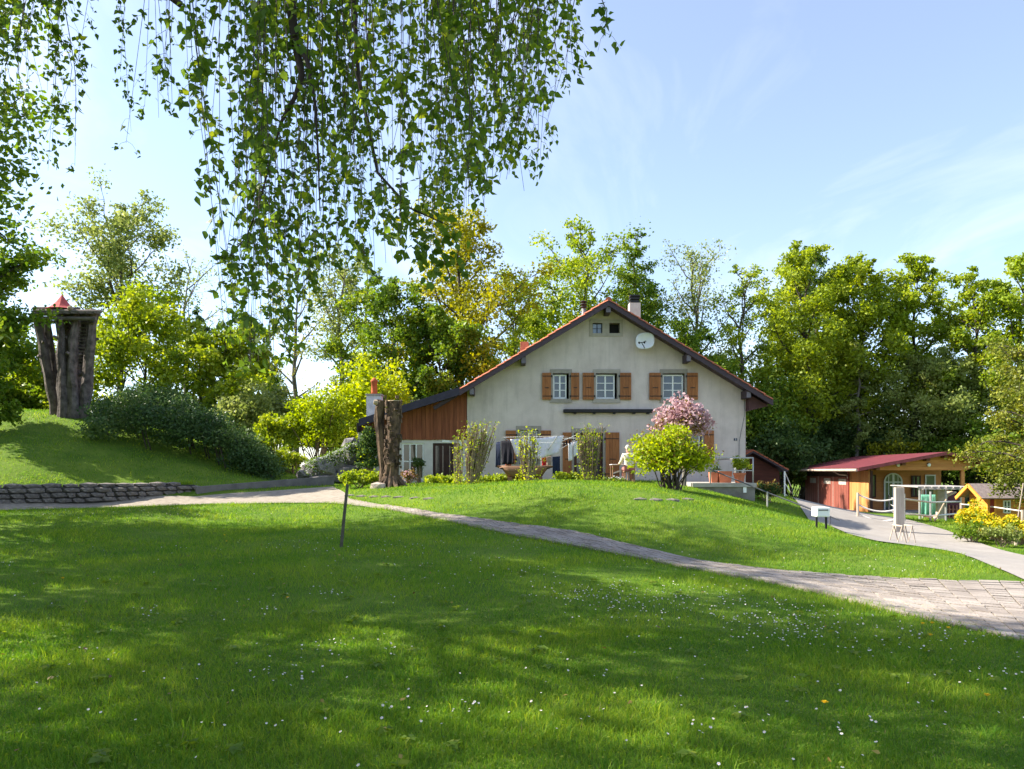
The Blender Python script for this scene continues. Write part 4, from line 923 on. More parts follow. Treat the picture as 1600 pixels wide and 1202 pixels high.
ropefence('rope_fence', [gp(1405, 806), gp(1389, 800)], [1.0, 1.0], 'short span of white rope in front of the arched door', ROPE, .1, .022)
f2 = [gp(1413, 816), gp(1454, 815), gp(1501, 813)]
t = thing('tube_fence', f2[1], 'white tubular rail fence with posts curving round the play corner', 'fence')
for p, hh in zip(f2, (1.0, 1.15, 1.1)): MB().tube([p - Vector((0, 0, .15)), p + Vector((0, 0, hh))], .04, 7).build('post', STEEL, t)
for f in (.82, .3): MB().tube([f2[0] + Vector((0, 0, f)), f2[1] + Vector((-.05, -.15, f - .08)), f2[2] + Vector((0, 0, f))], .035, 7).build('rail', ROPE, t)
# timber slab standing behind a trestle
g = G(1406, 833, 16, 40); x0, x1 = XU(1399.5, g.y), XU(1413.5, g.y)
sb_ = thing('timber_slab', (g.x, g.y, h(g.x, g.y)), 'thick pale sawn timber slab standing upright behind the trestle', 'timber')
MB().box(x0, x1, g.y, g.y + .14, h(g.x, g.y) - .03, ZV(762, g.y)).build('slab', mat('sawn_timber', (.40, .33, .27), .85, c2=(.52, .45, .38), scale=3, stretch=(9, 9, .4), bump=.25), sb_, bevel=.012)
for k, u in enumerate((1407, 1423)):
    g = G(u, 849, 14, 30); z1 = ZV(822, g.y); xc = g.x
    tl = thing('trestle', g, 'spindly wooden A-frame trestle in front of the timber slab', 'trestle', 'pair of trestles on the drive edge')
    MB().tube([(xc, g.y - .1, z1), (xc, g.y + .35, z1)], .02, 6).build('top_bar', POSTW, tl)
    for s_ in (-1, 1):
        for yy in (-.08, .3): MB().tube([(xc, g.y + yy, z1), (xc + s_ * .11, g.y + yy + .02, h(xc, g.y + yy) - .02)], .014, 5).build('leg', POSTW, tl)
# white box on legs
g = G(1287, 828, 18, 40); bw = thing('letter_box', g, 'white box on two dark legs at the end of the handrail', 'letter box')
MB().box(XU(1276, g.y), XU(1297, g.y), g.y, g.y + .32, ZV(808, g.y), ZV(793, g.y)).build('box', WHITE, bw, bevel=.015)
MB().box(XU(1279, g.y), XU(1294, g.y), g.y - .012, g.y - .001, ZV(798, g.y), ZV(796.5, g.y)).build('slot', IRON, bw)
for u in (1279, 1294): MB().box(XU(u, g.y) - .02, XU(u, g.y) + .02, g.y + .1, g.y + .14, g.z - .2, ZV(808.1, g.y)).build('leg', IRON, bw)
# white metal garden fence left of the garage
fp = [gp(1226, 776), gp(1238, 777), gp(1249, 776), gp(1257, 776)]
mf = thing('metal_fence', fp[1], 'white tubular metal gate fence at the wood edge beside the garage', 'fence')
for p in fp: MB().tube([p - Vector((0, 0, .1)), p + Vector((0, 0, .95))], .03, 6).build('post', WHITE, mf)
for f in (.92, .5, .08): MB().tube([p + Vector((0, 0, f)) for p in fp], .025, 6).build('rail', WHITE, mf)
MB().tube([fp[1] + Vector((0, 0, .05)), fp[2] + Vector((-.1, 0, .92))], .025, 6).build('brace', WHITE, mf)
# pergola and play clutter
d_ = 33.0; pg0 = [P(1437, 0, d_), P(1520, 0, d_ - 1)]
pe = thing('pergola', (pg0[0].x, d_, h(pg0[0].x, d_)), 'low grey flat-roofed pergola of thin poles behind the tube fence', 'pergola')
ztop = ZV(762, d_)
for u, dd in ((1437, d_), (1478, d_ - .4), (1519, d_ - .8), (1442, d_ + 2), (1517, d_ + 1.6)):
    x = XU(u, dd); MB().tube([(x, dd, h(x, dd) - .1), (x, dd, ztop)], .045, 7).build('pole', STEEL, pe)
for k in range(9):
    f = k / 8; a = Vector((XU(1434, d_) + (XU(1524, d_ - .8) - XU(1434, d_)) * f, d_ - .25 - .8 * f, ztop + .03)); MB().beam(a, a + Vector((.1, 2.6, .02)), .24, .045).build('roof_slat', mat('grey_slat', (.27, .25, .24), .8, c2=(.40, .37, .35), scale=4), pe)
MB().beam((XU(1432, d_), d_ - .2, ztop - .03), (XU(1526, d_ - .8), d_ - 1.0, ztop - .03), .06, .08).build('edge_beam', mat('grey_slat', (.3, .3, .3)), pe)
gn = cloth('green_net', (P(1439, 773, 32.6), P(1462, 773, 32.4)), .9, mat('green_net', (.10, .30, .20), .8, c2=(.16, .38, .27), scale=20), 'green net screen hanging under the pergola edge', 'net', wav=.06)
co = gp(1472, 812); cl_ = MB().box(co.x - .2, co.x + .2, co.y, co.y + .36, co.z - .1, ZV(766, co.y)); clo = cl_.build('pale_pillar', mat('pink_plaster', (.58, .46, .42), .9, bump=.3)); tag(clo, 'square pale pinkish pillar beside the green net', 'pillar')
a, b_ = gp(1458, 816), P(1480, 778, co.y - .4); bd = MB().beam(a - Vector((0, 0, .05)), b_, .3, .04, (0, 1, .3)).build('leaning_board', mat('pale_board', (.60, .44, .28), .8)); tag(bd, 'pale wooden board leaning against the pinkish pillar', 'board')
sd0 = gp(1497, 812); sdl = thing('slide_hut', sd0, 'little play hut with beige sloping front and dark side behind the tube fence', 'play hut')
MB().prism([(sd0.x - .9, sd0.z + .05), (sd0.x + .35, sd0.z + .05), (sd0.x + .35, sd0.z + 1.0), (sd0.x + .1, sd0.z + 1.15), (sd0.x - .9, sd0.z + .7)], sd0.y + .5, sd0.y + 1.4).build('hut_body', mat('hut_maroon', (.12, .035, .05), .7), sdl)
MB().beam((sd0.x - 1.0, sd0.y + .9, sd0.z + .70), (sd0.x + .14, sd0.y + .9, sd0.z + 1.22), 1.1, .06).build('hut_roof', mat('hut_beige', (.52, .37, .24), .8), sdl)
for k in range(7): MB().box(sd0.x - .85 + k * .17, sd0.x - .80 + k * .17, sd0.y + .42, sd0.y + .46, sd0.z - .05, sd0.z + .62).build('picket', mat('hut_picket', (.45, .20, .13), .8), sdl)
MB().box(sd0.x - .9, sd0.x + .3, sd0.y + .461, sd0.y + .48, sd0.z + .4, sd0.z + .46).build('rail', mat('hut_picket', (.4, .2, .12)), sdl)

# wooden playhouse
pd_ = 27.0; pz = h(XU(1560, pd_), pd_) - .02; pH = thing('playhouse', (XU(1560, pd_), pd_, pz), 'small orange wooden playhouse with grey shingle roof behind yellow flowers', 'playhouse')
ORW = mat('orange_wood', (.62, .22, .03), .6, c2=(.72, .30, .055), scale=2, stretch=(.5, 5, 5), bump=.15)
x0 = XU(1543, pd_ - .5) ; x1 = x0 + 2.6; y0, y1 = pd_ - .5, pd_ + .55; ew = ZV(773, y0 - .1); rz_ = ZV(757, pd_); ym = (y0 + y1) / 2
z = pz
while z < ew - .02:
    z1 = min(z + .12, ew); 
    MB().box(x0 + .03, x1, y0, y0 + .04, z + .003, z1 - .003).build('plank', ORW, pH); MB().box(x0, x0 + .03, y0, y1, z + .003, z1 - .003).build('plank', ORW, pH); z = z1
MB().add([(x0, y0, ew), (x0, y1, ew), (x0, ym, rz_ - .05), (x0 + .04, y0, ew), (x0 + .04, y1, ew), (x0 + .04, ym, rz_ - .05)], [(0, 2, 1), (3, 4, 5), (0, 1, 4, 3), (1, 2, 5, 4), (2, 0, 3, 5)]).build('gable', ORW, pH)
MB().box(x0 + .05, x1 - .02, y0 + .05, y1, pz, ew - .01).build('interior', DARK, pH)
prf = MB()
oh = .22; sl_ = (rz_ - ew) / (ym - y0)
prf.add([(x0 - .35, y0 - oh, ew - oh * sl_), (x1 + .3, y0 - oh, ew - oh * sl_), (x1 + .3, ym, rz_), (x0 - .35, ym, rz_), (x0 - .35, y1 + oh, ew - oh * sl_), (x1 + .3, y1 + oh, ew - oh * sl_)], [(0, 1, 2, 3), (3, 2, 5, 4)])
pr_ = prf.build('roof', mat('shingle', (.14, .11, .11), .9, c2=(.22, .18, .17), scale=9, bump=.5), pH); sm = pr_.modifiers.new('t', 'SOLIDIFY'); sm.thickness = .03; sm.offset = 1
for k in range(5):
    f = k / 5; zz_ = ew - oh * sl_ + (rz_ - ew + oh * sl_) * f; yy = y0 - oh + (ym - y0 + oh) * f
    MB().beam((x0 - .36, yy + .08, zz_ + .055), (x1 + .31, yy + .08, zz_ + .055), .2, .02, Vector((0, -sl_, 1))).build('shingle_course', mat('shingle', (.2, .2, .2)), pr_)
for s_, ya_, in ((-1, y0 - oh), (1, y1 + oh)):
    MB().beam((x0 - .37, ya_, ew - oh * sl_ - .03), (x0 - .37, ym, rz_ - .03), .04, .12).build('verge_board', ORW, pH)
MB().box(XU(1553, y0), XU(1556, y0), y0 - .03, y0 - .002, pz + .3, ew - .05).build('door_jamb', ORW, pH); MB().box(XU(1547, y0), XU(1553, y0), y0 - .012, y0 - .003, pz + .2, ew - .1).build('doorway', mat('play_red', (.25, .03, .02), .7), pH)
sash(pH, XU(1567, y0), XU(1578, y0), ZV(802, y0), ZV(782, y0), y0 - .045, 2, 2, fr=.03, bar=.02, pane=GB)
# timber edged planting bed
for k, (u0, v0, u1, v1, lab) in enumerate(((1532, 839, 1584, 851, 'long weathered timber bed edge in front of the yellow flowers'), (1586, 852, 1640, 850, 'short brown timber bed edge at the end of the flower bed'))):
    a, b_ = G(u0, v0, 14, 40), G(u1, v1, 14, 40); t = thing('bed_edging', a, lab, 'planter edge')
    MB().beam(a + Vector((0, 0, .13)), b_ + Vector((0, 0, .13)), .07, .34).build('sleeper', mat('bed_timber%d' % k, ((.36, .29, .22), (.2, .13, .08))[k], .9, var=.25, scale=4, stretch=(1, 6, 6), bump=.4), t)
    MB().tube([a - Vector((0, .05, .1)), a + Vector((0, -.05, .42))], .05, 7).build('stake', POSTW, t); MB().tube([b_ - Vector((0, .06, .1)), b_ + Vector((0, -.06, .40))], .06, 7).build('stake', POSTW, t)
ps = G(1585, 845, 14, 40); pl = MB().tube([ps - Vector((0, 0, .1)), P(1592, 800, ps.y), P(1599, 755, ps.y)], [.022, .02, .018], 6).build('bean_pole', POSTW); tag(pl, 'thin leaning garden pole rising from the timber bed edge', 'pole')
wrp = thing('rope_rail', gp(1515, 818), 'white rope rail stretched in front of the wooden playhouse', 'rope')
g0_, g1_ = gp(1502, 818), G(1598, 838, 18, 40); MB().tube([ZZ for ZZ in (P(1502, 788, g0_.y), P(1550, 792, (g0_.y + g1_.y) / 2 - .3), P(1598, 799, g1_.y))], .022, 6).build('rope', ROPE, wrp)
for p, v in ((g0_, 786), (g1_, 797)): MB().tube([p - Vector((0, 0, .15)), Vector((p.x, p.y, ZV(v, p.y)))], .05, 7).build('post', POSTW, wrp)
# ---------------------------------------------------------------- vegetation
LF = dict(
    juniper=leafmat('needle_green', (.03, .07, .02), (.07, .13, .036), (.14, .20, .055), .3),
    fresh=leafmat('leaf_fresh', (.12, .20, .016), (.25, .33, .026), (.42, .44, .045)),
    yellow=leafmat('leaf_yellow', (.17, .25, .012), (.34, .41, .016), (.50, .53, .03), .45),
    mid=leafmat('leaf_mid', (.06, .13, .014), (.14, .225, .022), (.28, .32, .036)),
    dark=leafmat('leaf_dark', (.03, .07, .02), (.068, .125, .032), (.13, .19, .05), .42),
    olive=leafmat('leaf_olive', (.16, .18, .014), (.31, .31, .02), (.45, .42, .035)),
    lime=leafmat('leaf_lime', (.13, .19, .016), (.26, .33, .026), (.43, .46, .045)),
    pale=leafmat('leaf_pale', (.13, .18, .04), (.23, .28, .07), (.34, .37, .12)),
    birch=leafmat('leaf_birch', (.07, .13, .02), (.12, .195, .026), (.30, .35, .035), .55),
    pink=leafmat('petal_pink', (.30, .16, .16), (.46, .29, .31), (.62, .46, .48), .35),
    bronze=leafmat('leaf_bronze', (.12, .07, .02), (.20, .14, .03), (.28, .22, .05)),
    flower=leafmat('petal_yellow', (.40, .32, .01), (.62, .50, .015), (.74, .62, .05), .35),
    white=leafmat('petal_white', (.5, .5, .5), (.65, .65, .66), (.78, .78, .78), .3),
    conifer=leafmat('needle_olive', (.05, .08, .01), (.16, .185, .02), (.34, .33, .04), .3),
)
BK = dict(dark=mat('bark_dark', (.035, .028, .022), .95, c2=(.085, .068, .055), scale=6, stretch=(1, 1, .3), bump=.6),
          grey=mat('bark_grey', (.12, .105, .09), .95, c2=(.22, .195, .17), scale=6, stretch=(1, 1, .3), bump=.6),
          twig=mat('bark_twig', (.16, .115, .075), .95, c2=(.30, .225, .15), scale=8))
def make_tree(rg, Ht, Rc, base, nl, nleaf, ls, prof='round', droop=0.0, twigs=True, tr=None, clump=.55, sub=6, up=.5):
    """returns wood MB, leaf points, sizes, tints; foot at the origin"""
    wood = MB(); r0 = tr or Ht * .016; n = 8
    tp = [Vector((rg.normal(0, .012 * Ht) * (i / n), rg.normal(0, .012 * Ht) * (i / n), Ht * .97 * i / n)) for i in range(n + 1)]
    wood.tube(tp, [r0 * (1.35 if i == 0 else 1) * (1 - i / n) ** .85 + .012 for i in range(n + 1)], 7)
    def tpos(z):
        f = min(max(z / (Ht * .97), 0), 1) * n; i = min(int(f), n - 1); return tp[i].lerp(tp[i + 1], f - i)
    cl = []
    for k in range(nl):
        t = (k + rg.uniform(.1, .9)) / nl; z = base + (Ht - base) * t * .96
        if prof == 'round': rr = math.sin(math.pi * min(1, .16 + t * .80)) ** .7
        elif prof == 'cone': rr = (1 - t) ** .8 + .08
        elif prof == 'vase': rr = .35 + .75 * math.sin(math.pi * min(.93, .05 + t * .85)) if t < .95 else .4
        else: rr = .75 + .25 * math.sin(math.pi * t)
        L = Rc * rr * rg.uniform(.7, 1.15); az = k * 2.399 + rg.uniform(-.5, .5)
        el = {'cone': R(rg.uniform(-12, 14)), 'vase': R(rg.uniform(35, 65))}.get(prof, R(rg.uniform(8, 30) + 42 * t))
        d = Vector((math.cos(az) * math.cos(el), math.sin(az) * math.cos(el), math.sin(el))); a = tpos(z)
        m = 5; pts = [a]
        for i in range(m):
            d = (d + Vector((rg.normal(0, .13), rg.normal(0, .13), rg.normal(.05, .08) - droop * (i / m)))).normalized(); pts.append(pts[-1] + d * L / m)
        rl = max(.02, r0 * .42 * (1 - .7 * t)); wood.tube(pts, [rl * (1 - i / m) ** .9 + .008 for i in range(m + 1)], 5)
        for q in range(sub):
            f = .25 + .75 * (q + rg.uniform(0, 1)) / sub; i = min(int(f * m), m - 1); p = pts[i].lerp(pts[i + 1], f * m - i)
            dd = Vector((d.x * .5 + rg.normal(0, .6), d.y * .5 + rg.normal(0, .6), rg.normal(.25, .45) - droop)).normalized(); l2 = L * rg.uniform(.2, .42) * (1.15 - .5 * f)
            e = p + dd * l2 * .55 + Vector((0, 0, .04)); e2 = p + dd * l2 - Vector((0, 0, droop * .3 * l2))
            if twigs: wood.tube([p, e, e2], [rl * .32 + .006, rl * .2 + .005, .005], 3, cap=False)
            tn = rg.uniform(-.22, .22)
            cl += [(e2, l2, tn), (e, l2 * .8, tn)]
        cl.append((pts[-1], L * .25, rg.uniform(-.2, .2)))
    cl.append((tp[-1], Rc * .22, 0)); k = len(cl)
    wts = np.array([c[1] for c in cl]) ** 1.4 * rg.uniform(.35, 1.5, k); wts /= wts.sum()
    pick = rg.choice(k, nleaf, p=wts); C = np.array([c[0] for c in cl])[pick]; S = np.array([c[1] for c in cl])[pick]; T = np.array([c[2] for c in cl])[pick]
    off = unit(rg.normal(size=(nleaf, 3))) * (rg.uniform(0, 1, nleaf) ** .55)[:, None] * (np.clip(S * clump * 1.45, .2, 1.6))[:, None] * np.array((1, 1, .72))
    Pn = C + off; Pn[:, 2] -= droop * .3 * rg.uniform(0, 1, nleaf) * S
    size = ls * rg.uniform(.65, 1.35, nleaf); tint = np.clip(.45 + T + rg.normal(0, .17, nleaf), 0, 1)
    return wood, Pn, size, tint
def plant_tree(name, x, y, label, group, Ht, Rc, base, nl, nleaf, ls, leaf, bark='dark', seed=0, cat='tree', sink=.15, shape=QUAD, yaw=0, **kw):
    rg = np.random.default_rng(seed); wood, Pn, size, tint = make_tree(rg, Ht, Rc, base, nl, nleaf, ls, **kw)
    z = h(x, y) - sink; t = thing(name, (x, y, z), label, cat, group)
    o0 = Vector((x, y, z)); wood.v = [(a + o0.x, b + o0.y, c + o0.z) for a, b, c in wood.v]
    wood.build('trunk', BK[bark], t, smooth=True)
    leaves('crown', Pn + np.array(o0), size, tint, LF[leaf], t, shape=shape, rg=rg); return t
def bush(name, c, rad, n, ls, leaf, label, cat='shrub', group=None, stems=10, seed=0, flat_=1.0, bark='twig', shell=.45, tshift=0., shape=QUAD, extra=None, nclump=None, up=.5):
    """shrub: stems fan out from the foot to leaf clumps spread through an uneven ellipsoid"""
    rg = np.random.default_rng(seed); cx, cy, czz = c; rx, ry, rz = rad; z0 = h(cx, cy) - .05 if czz is None else czz
    t = thing(name, (cx, cy, z0), label, cat, group); w_ = MB()
    nc = nclump or max(14, n // 55); dirs = unit(rg.normal(size=(nc, 3)) * np.array((1, 1, .85)) + np.array((0, 0, .25))); dirs[:, 2] = np.where(dirs[:, 2] < -.35, -dirs[:, 2] * .5, dirs[:, 2])
    C = dirs * (shell + (1 - shell) * rg.uniform(0, 1, nc))[:, None] * rg.uniform(.8, 1.12, nc)[:, None] * np.array((rx, ry, rz)) + np.array((cx, cy, z0 + rz * .95))
    C[:, 2] = np.maximum(C[:, 2], z0 + .08)
    for k in rg.choice(nc, min(stems, nc), replace=False):
        p0 = Vector((cx + rg.normal(0, rx * .12), cy + rg.normal(0, ry * .12), z0 - .05)); p2 = Vector(C[k]); p1 = p0.lerp(p2, .5) + Vector((0, 0, rz * .2))
        w_.tube([p0, p1, p2], [.012 + .012 * rz, .010 + .006 * rz, .006], 5, cap=False)
    w_.build('stems', BK[bark], t, kind='stuff')
    pick = rg.integers(0, nc, n); cr_ = .22 * (rx + ry + rz) / 3 + .07
    Pn = C[pick] + unit(rg.normal(size=(n, 3))) * (rg.uniform(0, 1, n) ** .5)[:, None] * cr_ * np.array((1.1, 1.1, .8)); Pn[:, 2] = np.maximum(Pn[:, 2], z0 + .03)
    ct = rg.uniform(-.2, .2, nc)[pick]
    leaves('foliage', Pn, ls * rg.uniform(.65, 1.35, n), np.clip(.5 + tshift + ct + rg.normal(0, .16, n), 0, 1), LF[leaf], t, rg=rg, shape=shape, up=up)
    if extra:
        m_, frac, es = extra; k = int(n * frac); q = rg.integers(0, nc, k)
        Pe = C[q] + unit(rg.normal(size=(k, 3)) + np.array((0, 0, .5))) * cr_ * 1.15; Pe[:, 2] = np.maximum(Pe[:, 2], z0 + .05)
        leaves('blossom', Pe, es * rg.uniform(.6, 1.3, k), rg.uniform(0, 1, k), LF[m_], t, rg=rg)
    return t

# ---- trees behind the house, left to right (photo column of the stem, row of the top, distance)
def tall(name, u, vtop, d, Rc, base, nl, nleaf, ls, leaf, label, seed, group='trees of the wood behind the house', **kw):
    x = XU(u, d); Ht = ZV(vtop, d) - h(x, d) + .15
    if kw.get('prof', 'round') == 'round': Rc *= 1.25
    nleaf = int(nleaf * 1.9); ls *= .86
    return plant_tree(name, x, d, label, group, Ht, Rc, base * Ht, nl, nleaf, ls, leaf, seed=seed, **kw)
tall('ash_tree', 188, 345, 46, 4.4, .22, 24, 7000, .24, 'pale', 'open pale spring tree rising behind the stump tower', 11, prof='vase', clump=.5)
tall('bare_tree', 292, 405, 52, 3.6, .25, 16, 500, .2, 'pale', 'nearly bare grey tree beyond the dark slope shrub', 12, bark='grey', prof='vase')
tall('spruce_tree', 312, 478, 48, 2.0, .08, 34, 7000, .22, 'dark', 'narrow dark spruce between the bare tree and the pale bushes', 13, prof='cone', droop=.35)
tall('maple_tree', 225, 500, 41, 3.4, .1, 20, 8000, .26, 'fresh', 'bright green young tree directly right of the stump tower', 14)
tall('hazel_tree', 365, 535, 41, 3.2, .05, 18, 8500, .25, 'fresh', 'broad light green tree behind the dark slope shrub', 15)
tall('bare_tree', 462, 420, 55, 3.4, .2, 16, 900, .2, 'olive', 'thin bare-limbed tree behind the hanging birch leaves', 16, bark='grey', prof='vase')
tall('ash_tree', 535, 392, 50, 3.0, .3, 18, 2600, .22, 'pale', 'slender sparse tree with pale trunks left of the yellow bush', 17, bark='grey', prof='vase')
tall('ash_tree', 570, 405, 52, 2.6, .3, 16, 2200, .22, 'fresh', 'slender sparse tree next to the one with pale trunks', 18, bark='grey', prof='vase')
tall('beech_tree', 615, 450, 46, 3.2, .12, 20, 9500, .26, 'mid', 'dense green tree left of the orange-leaved oak', 19)
tall('oak_tree', 722, 368, 47, 4.6, .26, 26, 8200, .25, 'olive', 'large oak with orange-yellow young leaves and dark limbs', 20, clump=.5, tr=.3)
tall('beech_tree', 690, 500, 44.5, 3.0, .08, 18, 9000, .26, 'mid', 'dark green tree in front of the orange-leaved oak', 21)
tall('ash_tree', 800, 448, 50, 3.2, .3, 18, 3200, .23, 'fresh', 'thin leafed tree right of the orange-leaved oak', 22, prof='vase')
tall('maple_tree', 845, 485, 54, 3.44, .15, 18, 7500, .26, 'fresh', 'green tree standing just above the left roof slope', 23)
tall('maple_tree', 912, 363, 58, 4.35, .3, 24, 7000, .27, 'fresh', 'tall bright green tree behind the house ridge', 24, clump=.5)
tall('fir_tree', 990, 347, 60, 4.3, .15, 84, 17000, .26, 'mid', 'tall conical dark green tree behind the big chimney', 25, prof='cone', clump=1.0, sub=5)
tall('ash_tree', 1085, 398, 60, 4.44, .3, 26, 3000, .22, 'pale', 'wide airy tree with fine bare branches right of the conical tree', 26, prof='vase', bark='grey')
tall('ash_tree', 1160, 424, 58, 3.26, .25, 18, 3400, .23, 'fresh', 'airy light green tree next to the big yellow-green maples', 27, prof='vase')
tall('beech_tree', 1075, 520, 56, 3.82, .06, 18, 9000, .26, 'mid', 'low dark green tree behind the right roof slope', 28)
tall('maple_tree', 1258, 396, 60, 4.53, .18, 28, 15000, .30, 'lime', 'large yellow-green maple beside the farmhouse', 29, tr=.3)
tall('maple_tree', 1345, 402, 61, 4.21, .2, 28, 14000, .30, 'lime', 'large bright maple with rounded top above the outbuilding', 30, tr=.3)
tall('maple_tree', 1428, 410, 61, 3.92, .2, 26, 11000, .30, 'fresh', 'large maple with thinner outer crown next to the rounded one', 31, tr=.28)
tall('spruce_tree', 1275, 388, 66, 3.62, .2, 26, 8000, .3, 'dark', 'dark topped tree showing above the yellow-green maple', 32)
tall('birch_tree', 1340, 530, 58.5, 2.83, .1, 26, 7000, .22, 'pale', 'slender pale green birch in front of the dark trunks', 33, bark='grey', prof='cone', droop=.25)
tall('birch_tree', 1432, 570, 58.5, 3.51, .1, 24, 7500, .24, 'pale', 'pale green spreading tree behind the red metal roof', 34, prof='round')
tall('poplar_tree', 1520, 432, 58, 3.4, .22, 24, 8500, .28, 'fresh', 'tall light green tree with gaps right of the maples', 35, clump=.48)
tall('poplar_tree', 1592, 408, 57, 3.8, .2, 24, 9500, .28, 'fresh', 'tall full tree at the end of the wood behind the conifer', 36, clump=.5)
tall('beech_tree', 1495, 570, 58, 4.02, .06, 20, 9000, .28, 'pale', 'low spreading pale tree above the end of the red roof', 37)
# stems of the wood on the right
BKT = mat('bark_wood', (.03, .025, .022), .95, c2=(.07, .06, .05), scale=6, stretch=(1, 1, .3), bump=.5)
# ---- undergrowth of the wood, each bush its own object
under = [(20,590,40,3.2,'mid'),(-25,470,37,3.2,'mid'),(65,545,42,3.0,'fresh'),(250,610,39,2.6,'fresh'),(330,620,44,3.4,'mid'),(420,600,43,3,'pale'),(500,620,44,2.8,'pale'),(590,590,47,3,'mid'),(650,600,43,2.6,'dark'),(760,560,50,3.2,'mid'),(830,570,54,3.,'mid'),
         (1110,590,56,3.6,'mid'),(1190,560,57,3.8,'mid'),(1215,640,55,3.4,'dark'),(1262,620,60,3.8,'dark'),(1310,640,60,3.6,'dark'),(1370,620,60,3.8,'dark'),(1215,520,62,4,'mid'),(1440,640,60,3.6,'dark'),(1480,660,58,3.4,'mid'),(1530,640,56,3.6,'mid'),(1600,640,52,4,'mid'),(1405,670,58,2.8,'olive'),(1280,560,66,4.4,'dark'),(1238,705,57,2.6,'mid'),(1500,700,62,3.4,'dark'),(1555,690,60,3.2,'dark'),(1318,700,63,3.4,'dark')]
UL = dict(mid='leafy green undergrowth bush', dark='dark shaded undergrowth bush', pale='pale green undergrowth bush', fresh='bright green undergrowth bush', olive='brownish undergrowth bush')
spots = {20:'left of the stump tower',-25:'tall beyond the dense tree on the bank',65:'directly behind the stump tower',250:'at the top of the bank beside the stump tower',330:'below the narrow dark spruce',420:'between the slope shrub and the yellow bush',500:'behind the yellow bush',590:'behind the lean-to chimney',650:'behind the lean-to roof',760:'behind the low left roof slope',830:'under the tree above the left roof slope',1110:'behind the lower right roof slope',1190:'beside the right eave of the house',1215:'behind the small shed',1262:'behind the white metal fence',1310:'behind the garage roof',1370:'behind the middle of the red roof',1440:'behind the red roof ridge',1480:'behind the porch gable',1530:'between porch and playhouse',1600:'behind the conifer',1405:'above the red roof ridge',1238:'closing the gap behind the garage end',1500:'seen through the open porch',1555:'low behind the playhouse roof',1318:'low behind the garage ridge',1280:'deep under the maples',1410:'deep between the maple stems'}
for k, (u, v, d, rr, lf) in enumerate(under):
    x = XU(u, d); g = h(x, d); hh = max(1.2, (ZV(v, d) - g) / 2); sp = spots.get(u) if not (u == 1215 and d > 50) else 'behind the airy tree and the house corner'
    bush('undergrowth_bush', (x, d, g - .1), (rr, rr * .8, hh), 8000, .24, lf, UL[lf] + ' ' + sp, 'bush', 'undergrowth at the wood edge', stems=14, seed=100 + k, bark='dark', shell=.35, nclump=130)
# second row of trees far behind: copies of nearer ones
srcs = [o for o in col.objects if o.parent is None and o.name.split('.')[0] in ('maple_tree', 'beech_tree')]
for k, (u, d) in enumerate(((40, 62), (410, 66), (640, 68), (780, 66), (1000, 66), (1130, 64), (1300, 74))):
    c = copy_tree(srcs[k % len(srcs)]); x = XU(u, d); c.location = (x, d, h(x, d) - .2); c.rotation_euler = (0, 0, k * 1.3); s_ = .8 + .06 * (k % 3); c.scale = (s_, s_, s_)
    c['label'] = 'far green tree of the second row ' + ('behind the bank', 'behind the yellow bush', 'behind the oak', 'behind the left roof slope', 'behind the ridge', 'behind the airy trees', 'behind the big maples', 'behind the thinner maple', 'behind the porch')[k]; c['group'] = 'second row of the wood'

# ---- near trees on the left that throw the lawn into shade
plant_tree('maple_tree', -15.0, 15.8, 'big leafy maple at the foot of the bank overhanging the stump tower', None, 11.6, 5.7, 3.1, 44, 50000, .14, 'mid', seed=51, tr=.26, sub=9, shape=MAPLE, clump=.62)
plant_tree('linden_tree', -9.9, 8.6, 'broad linden beside the lawn behind the birch', None, 10.8, 4.6, 5.0, 34, 11000, .17, 'mid', seed=52, tr=.24, sub=8, clump=.6)
plant_tree('linden_tree', -13.5, 5.0, 'tall linden standing behind the broad one at the lawn edge', None, 9.4, 4.4, 3.0, 36, 6500, .18, 'mid', seed=53, tr=.28, sub=8)
plant_tree('linden_tree', -14.5, 11.0, 'round linden between the broad linden and the big maple', None, 9.6, 4.4, 1.8, 34, 16000, .17, 'mid', seed=56, tr=.25, sub=8)
plant_tree('linden_tree', -25.0, 22.5, 'linden high on the bank beyond the dense green tree', None, 10.5, 4.2, 1.5, 30, 16000, .19, 'mid', seed=55, tr=.25, sub=8)
plant_tree('hornbeam_tree', -20.9, 28.5, 'dense green tree on the bank left of the stump tower', None, 9.2, 2.9, .3, 38, 36000, .15, 'mid', seed=54, tr=.2, sub=8, shape=MAPLE)

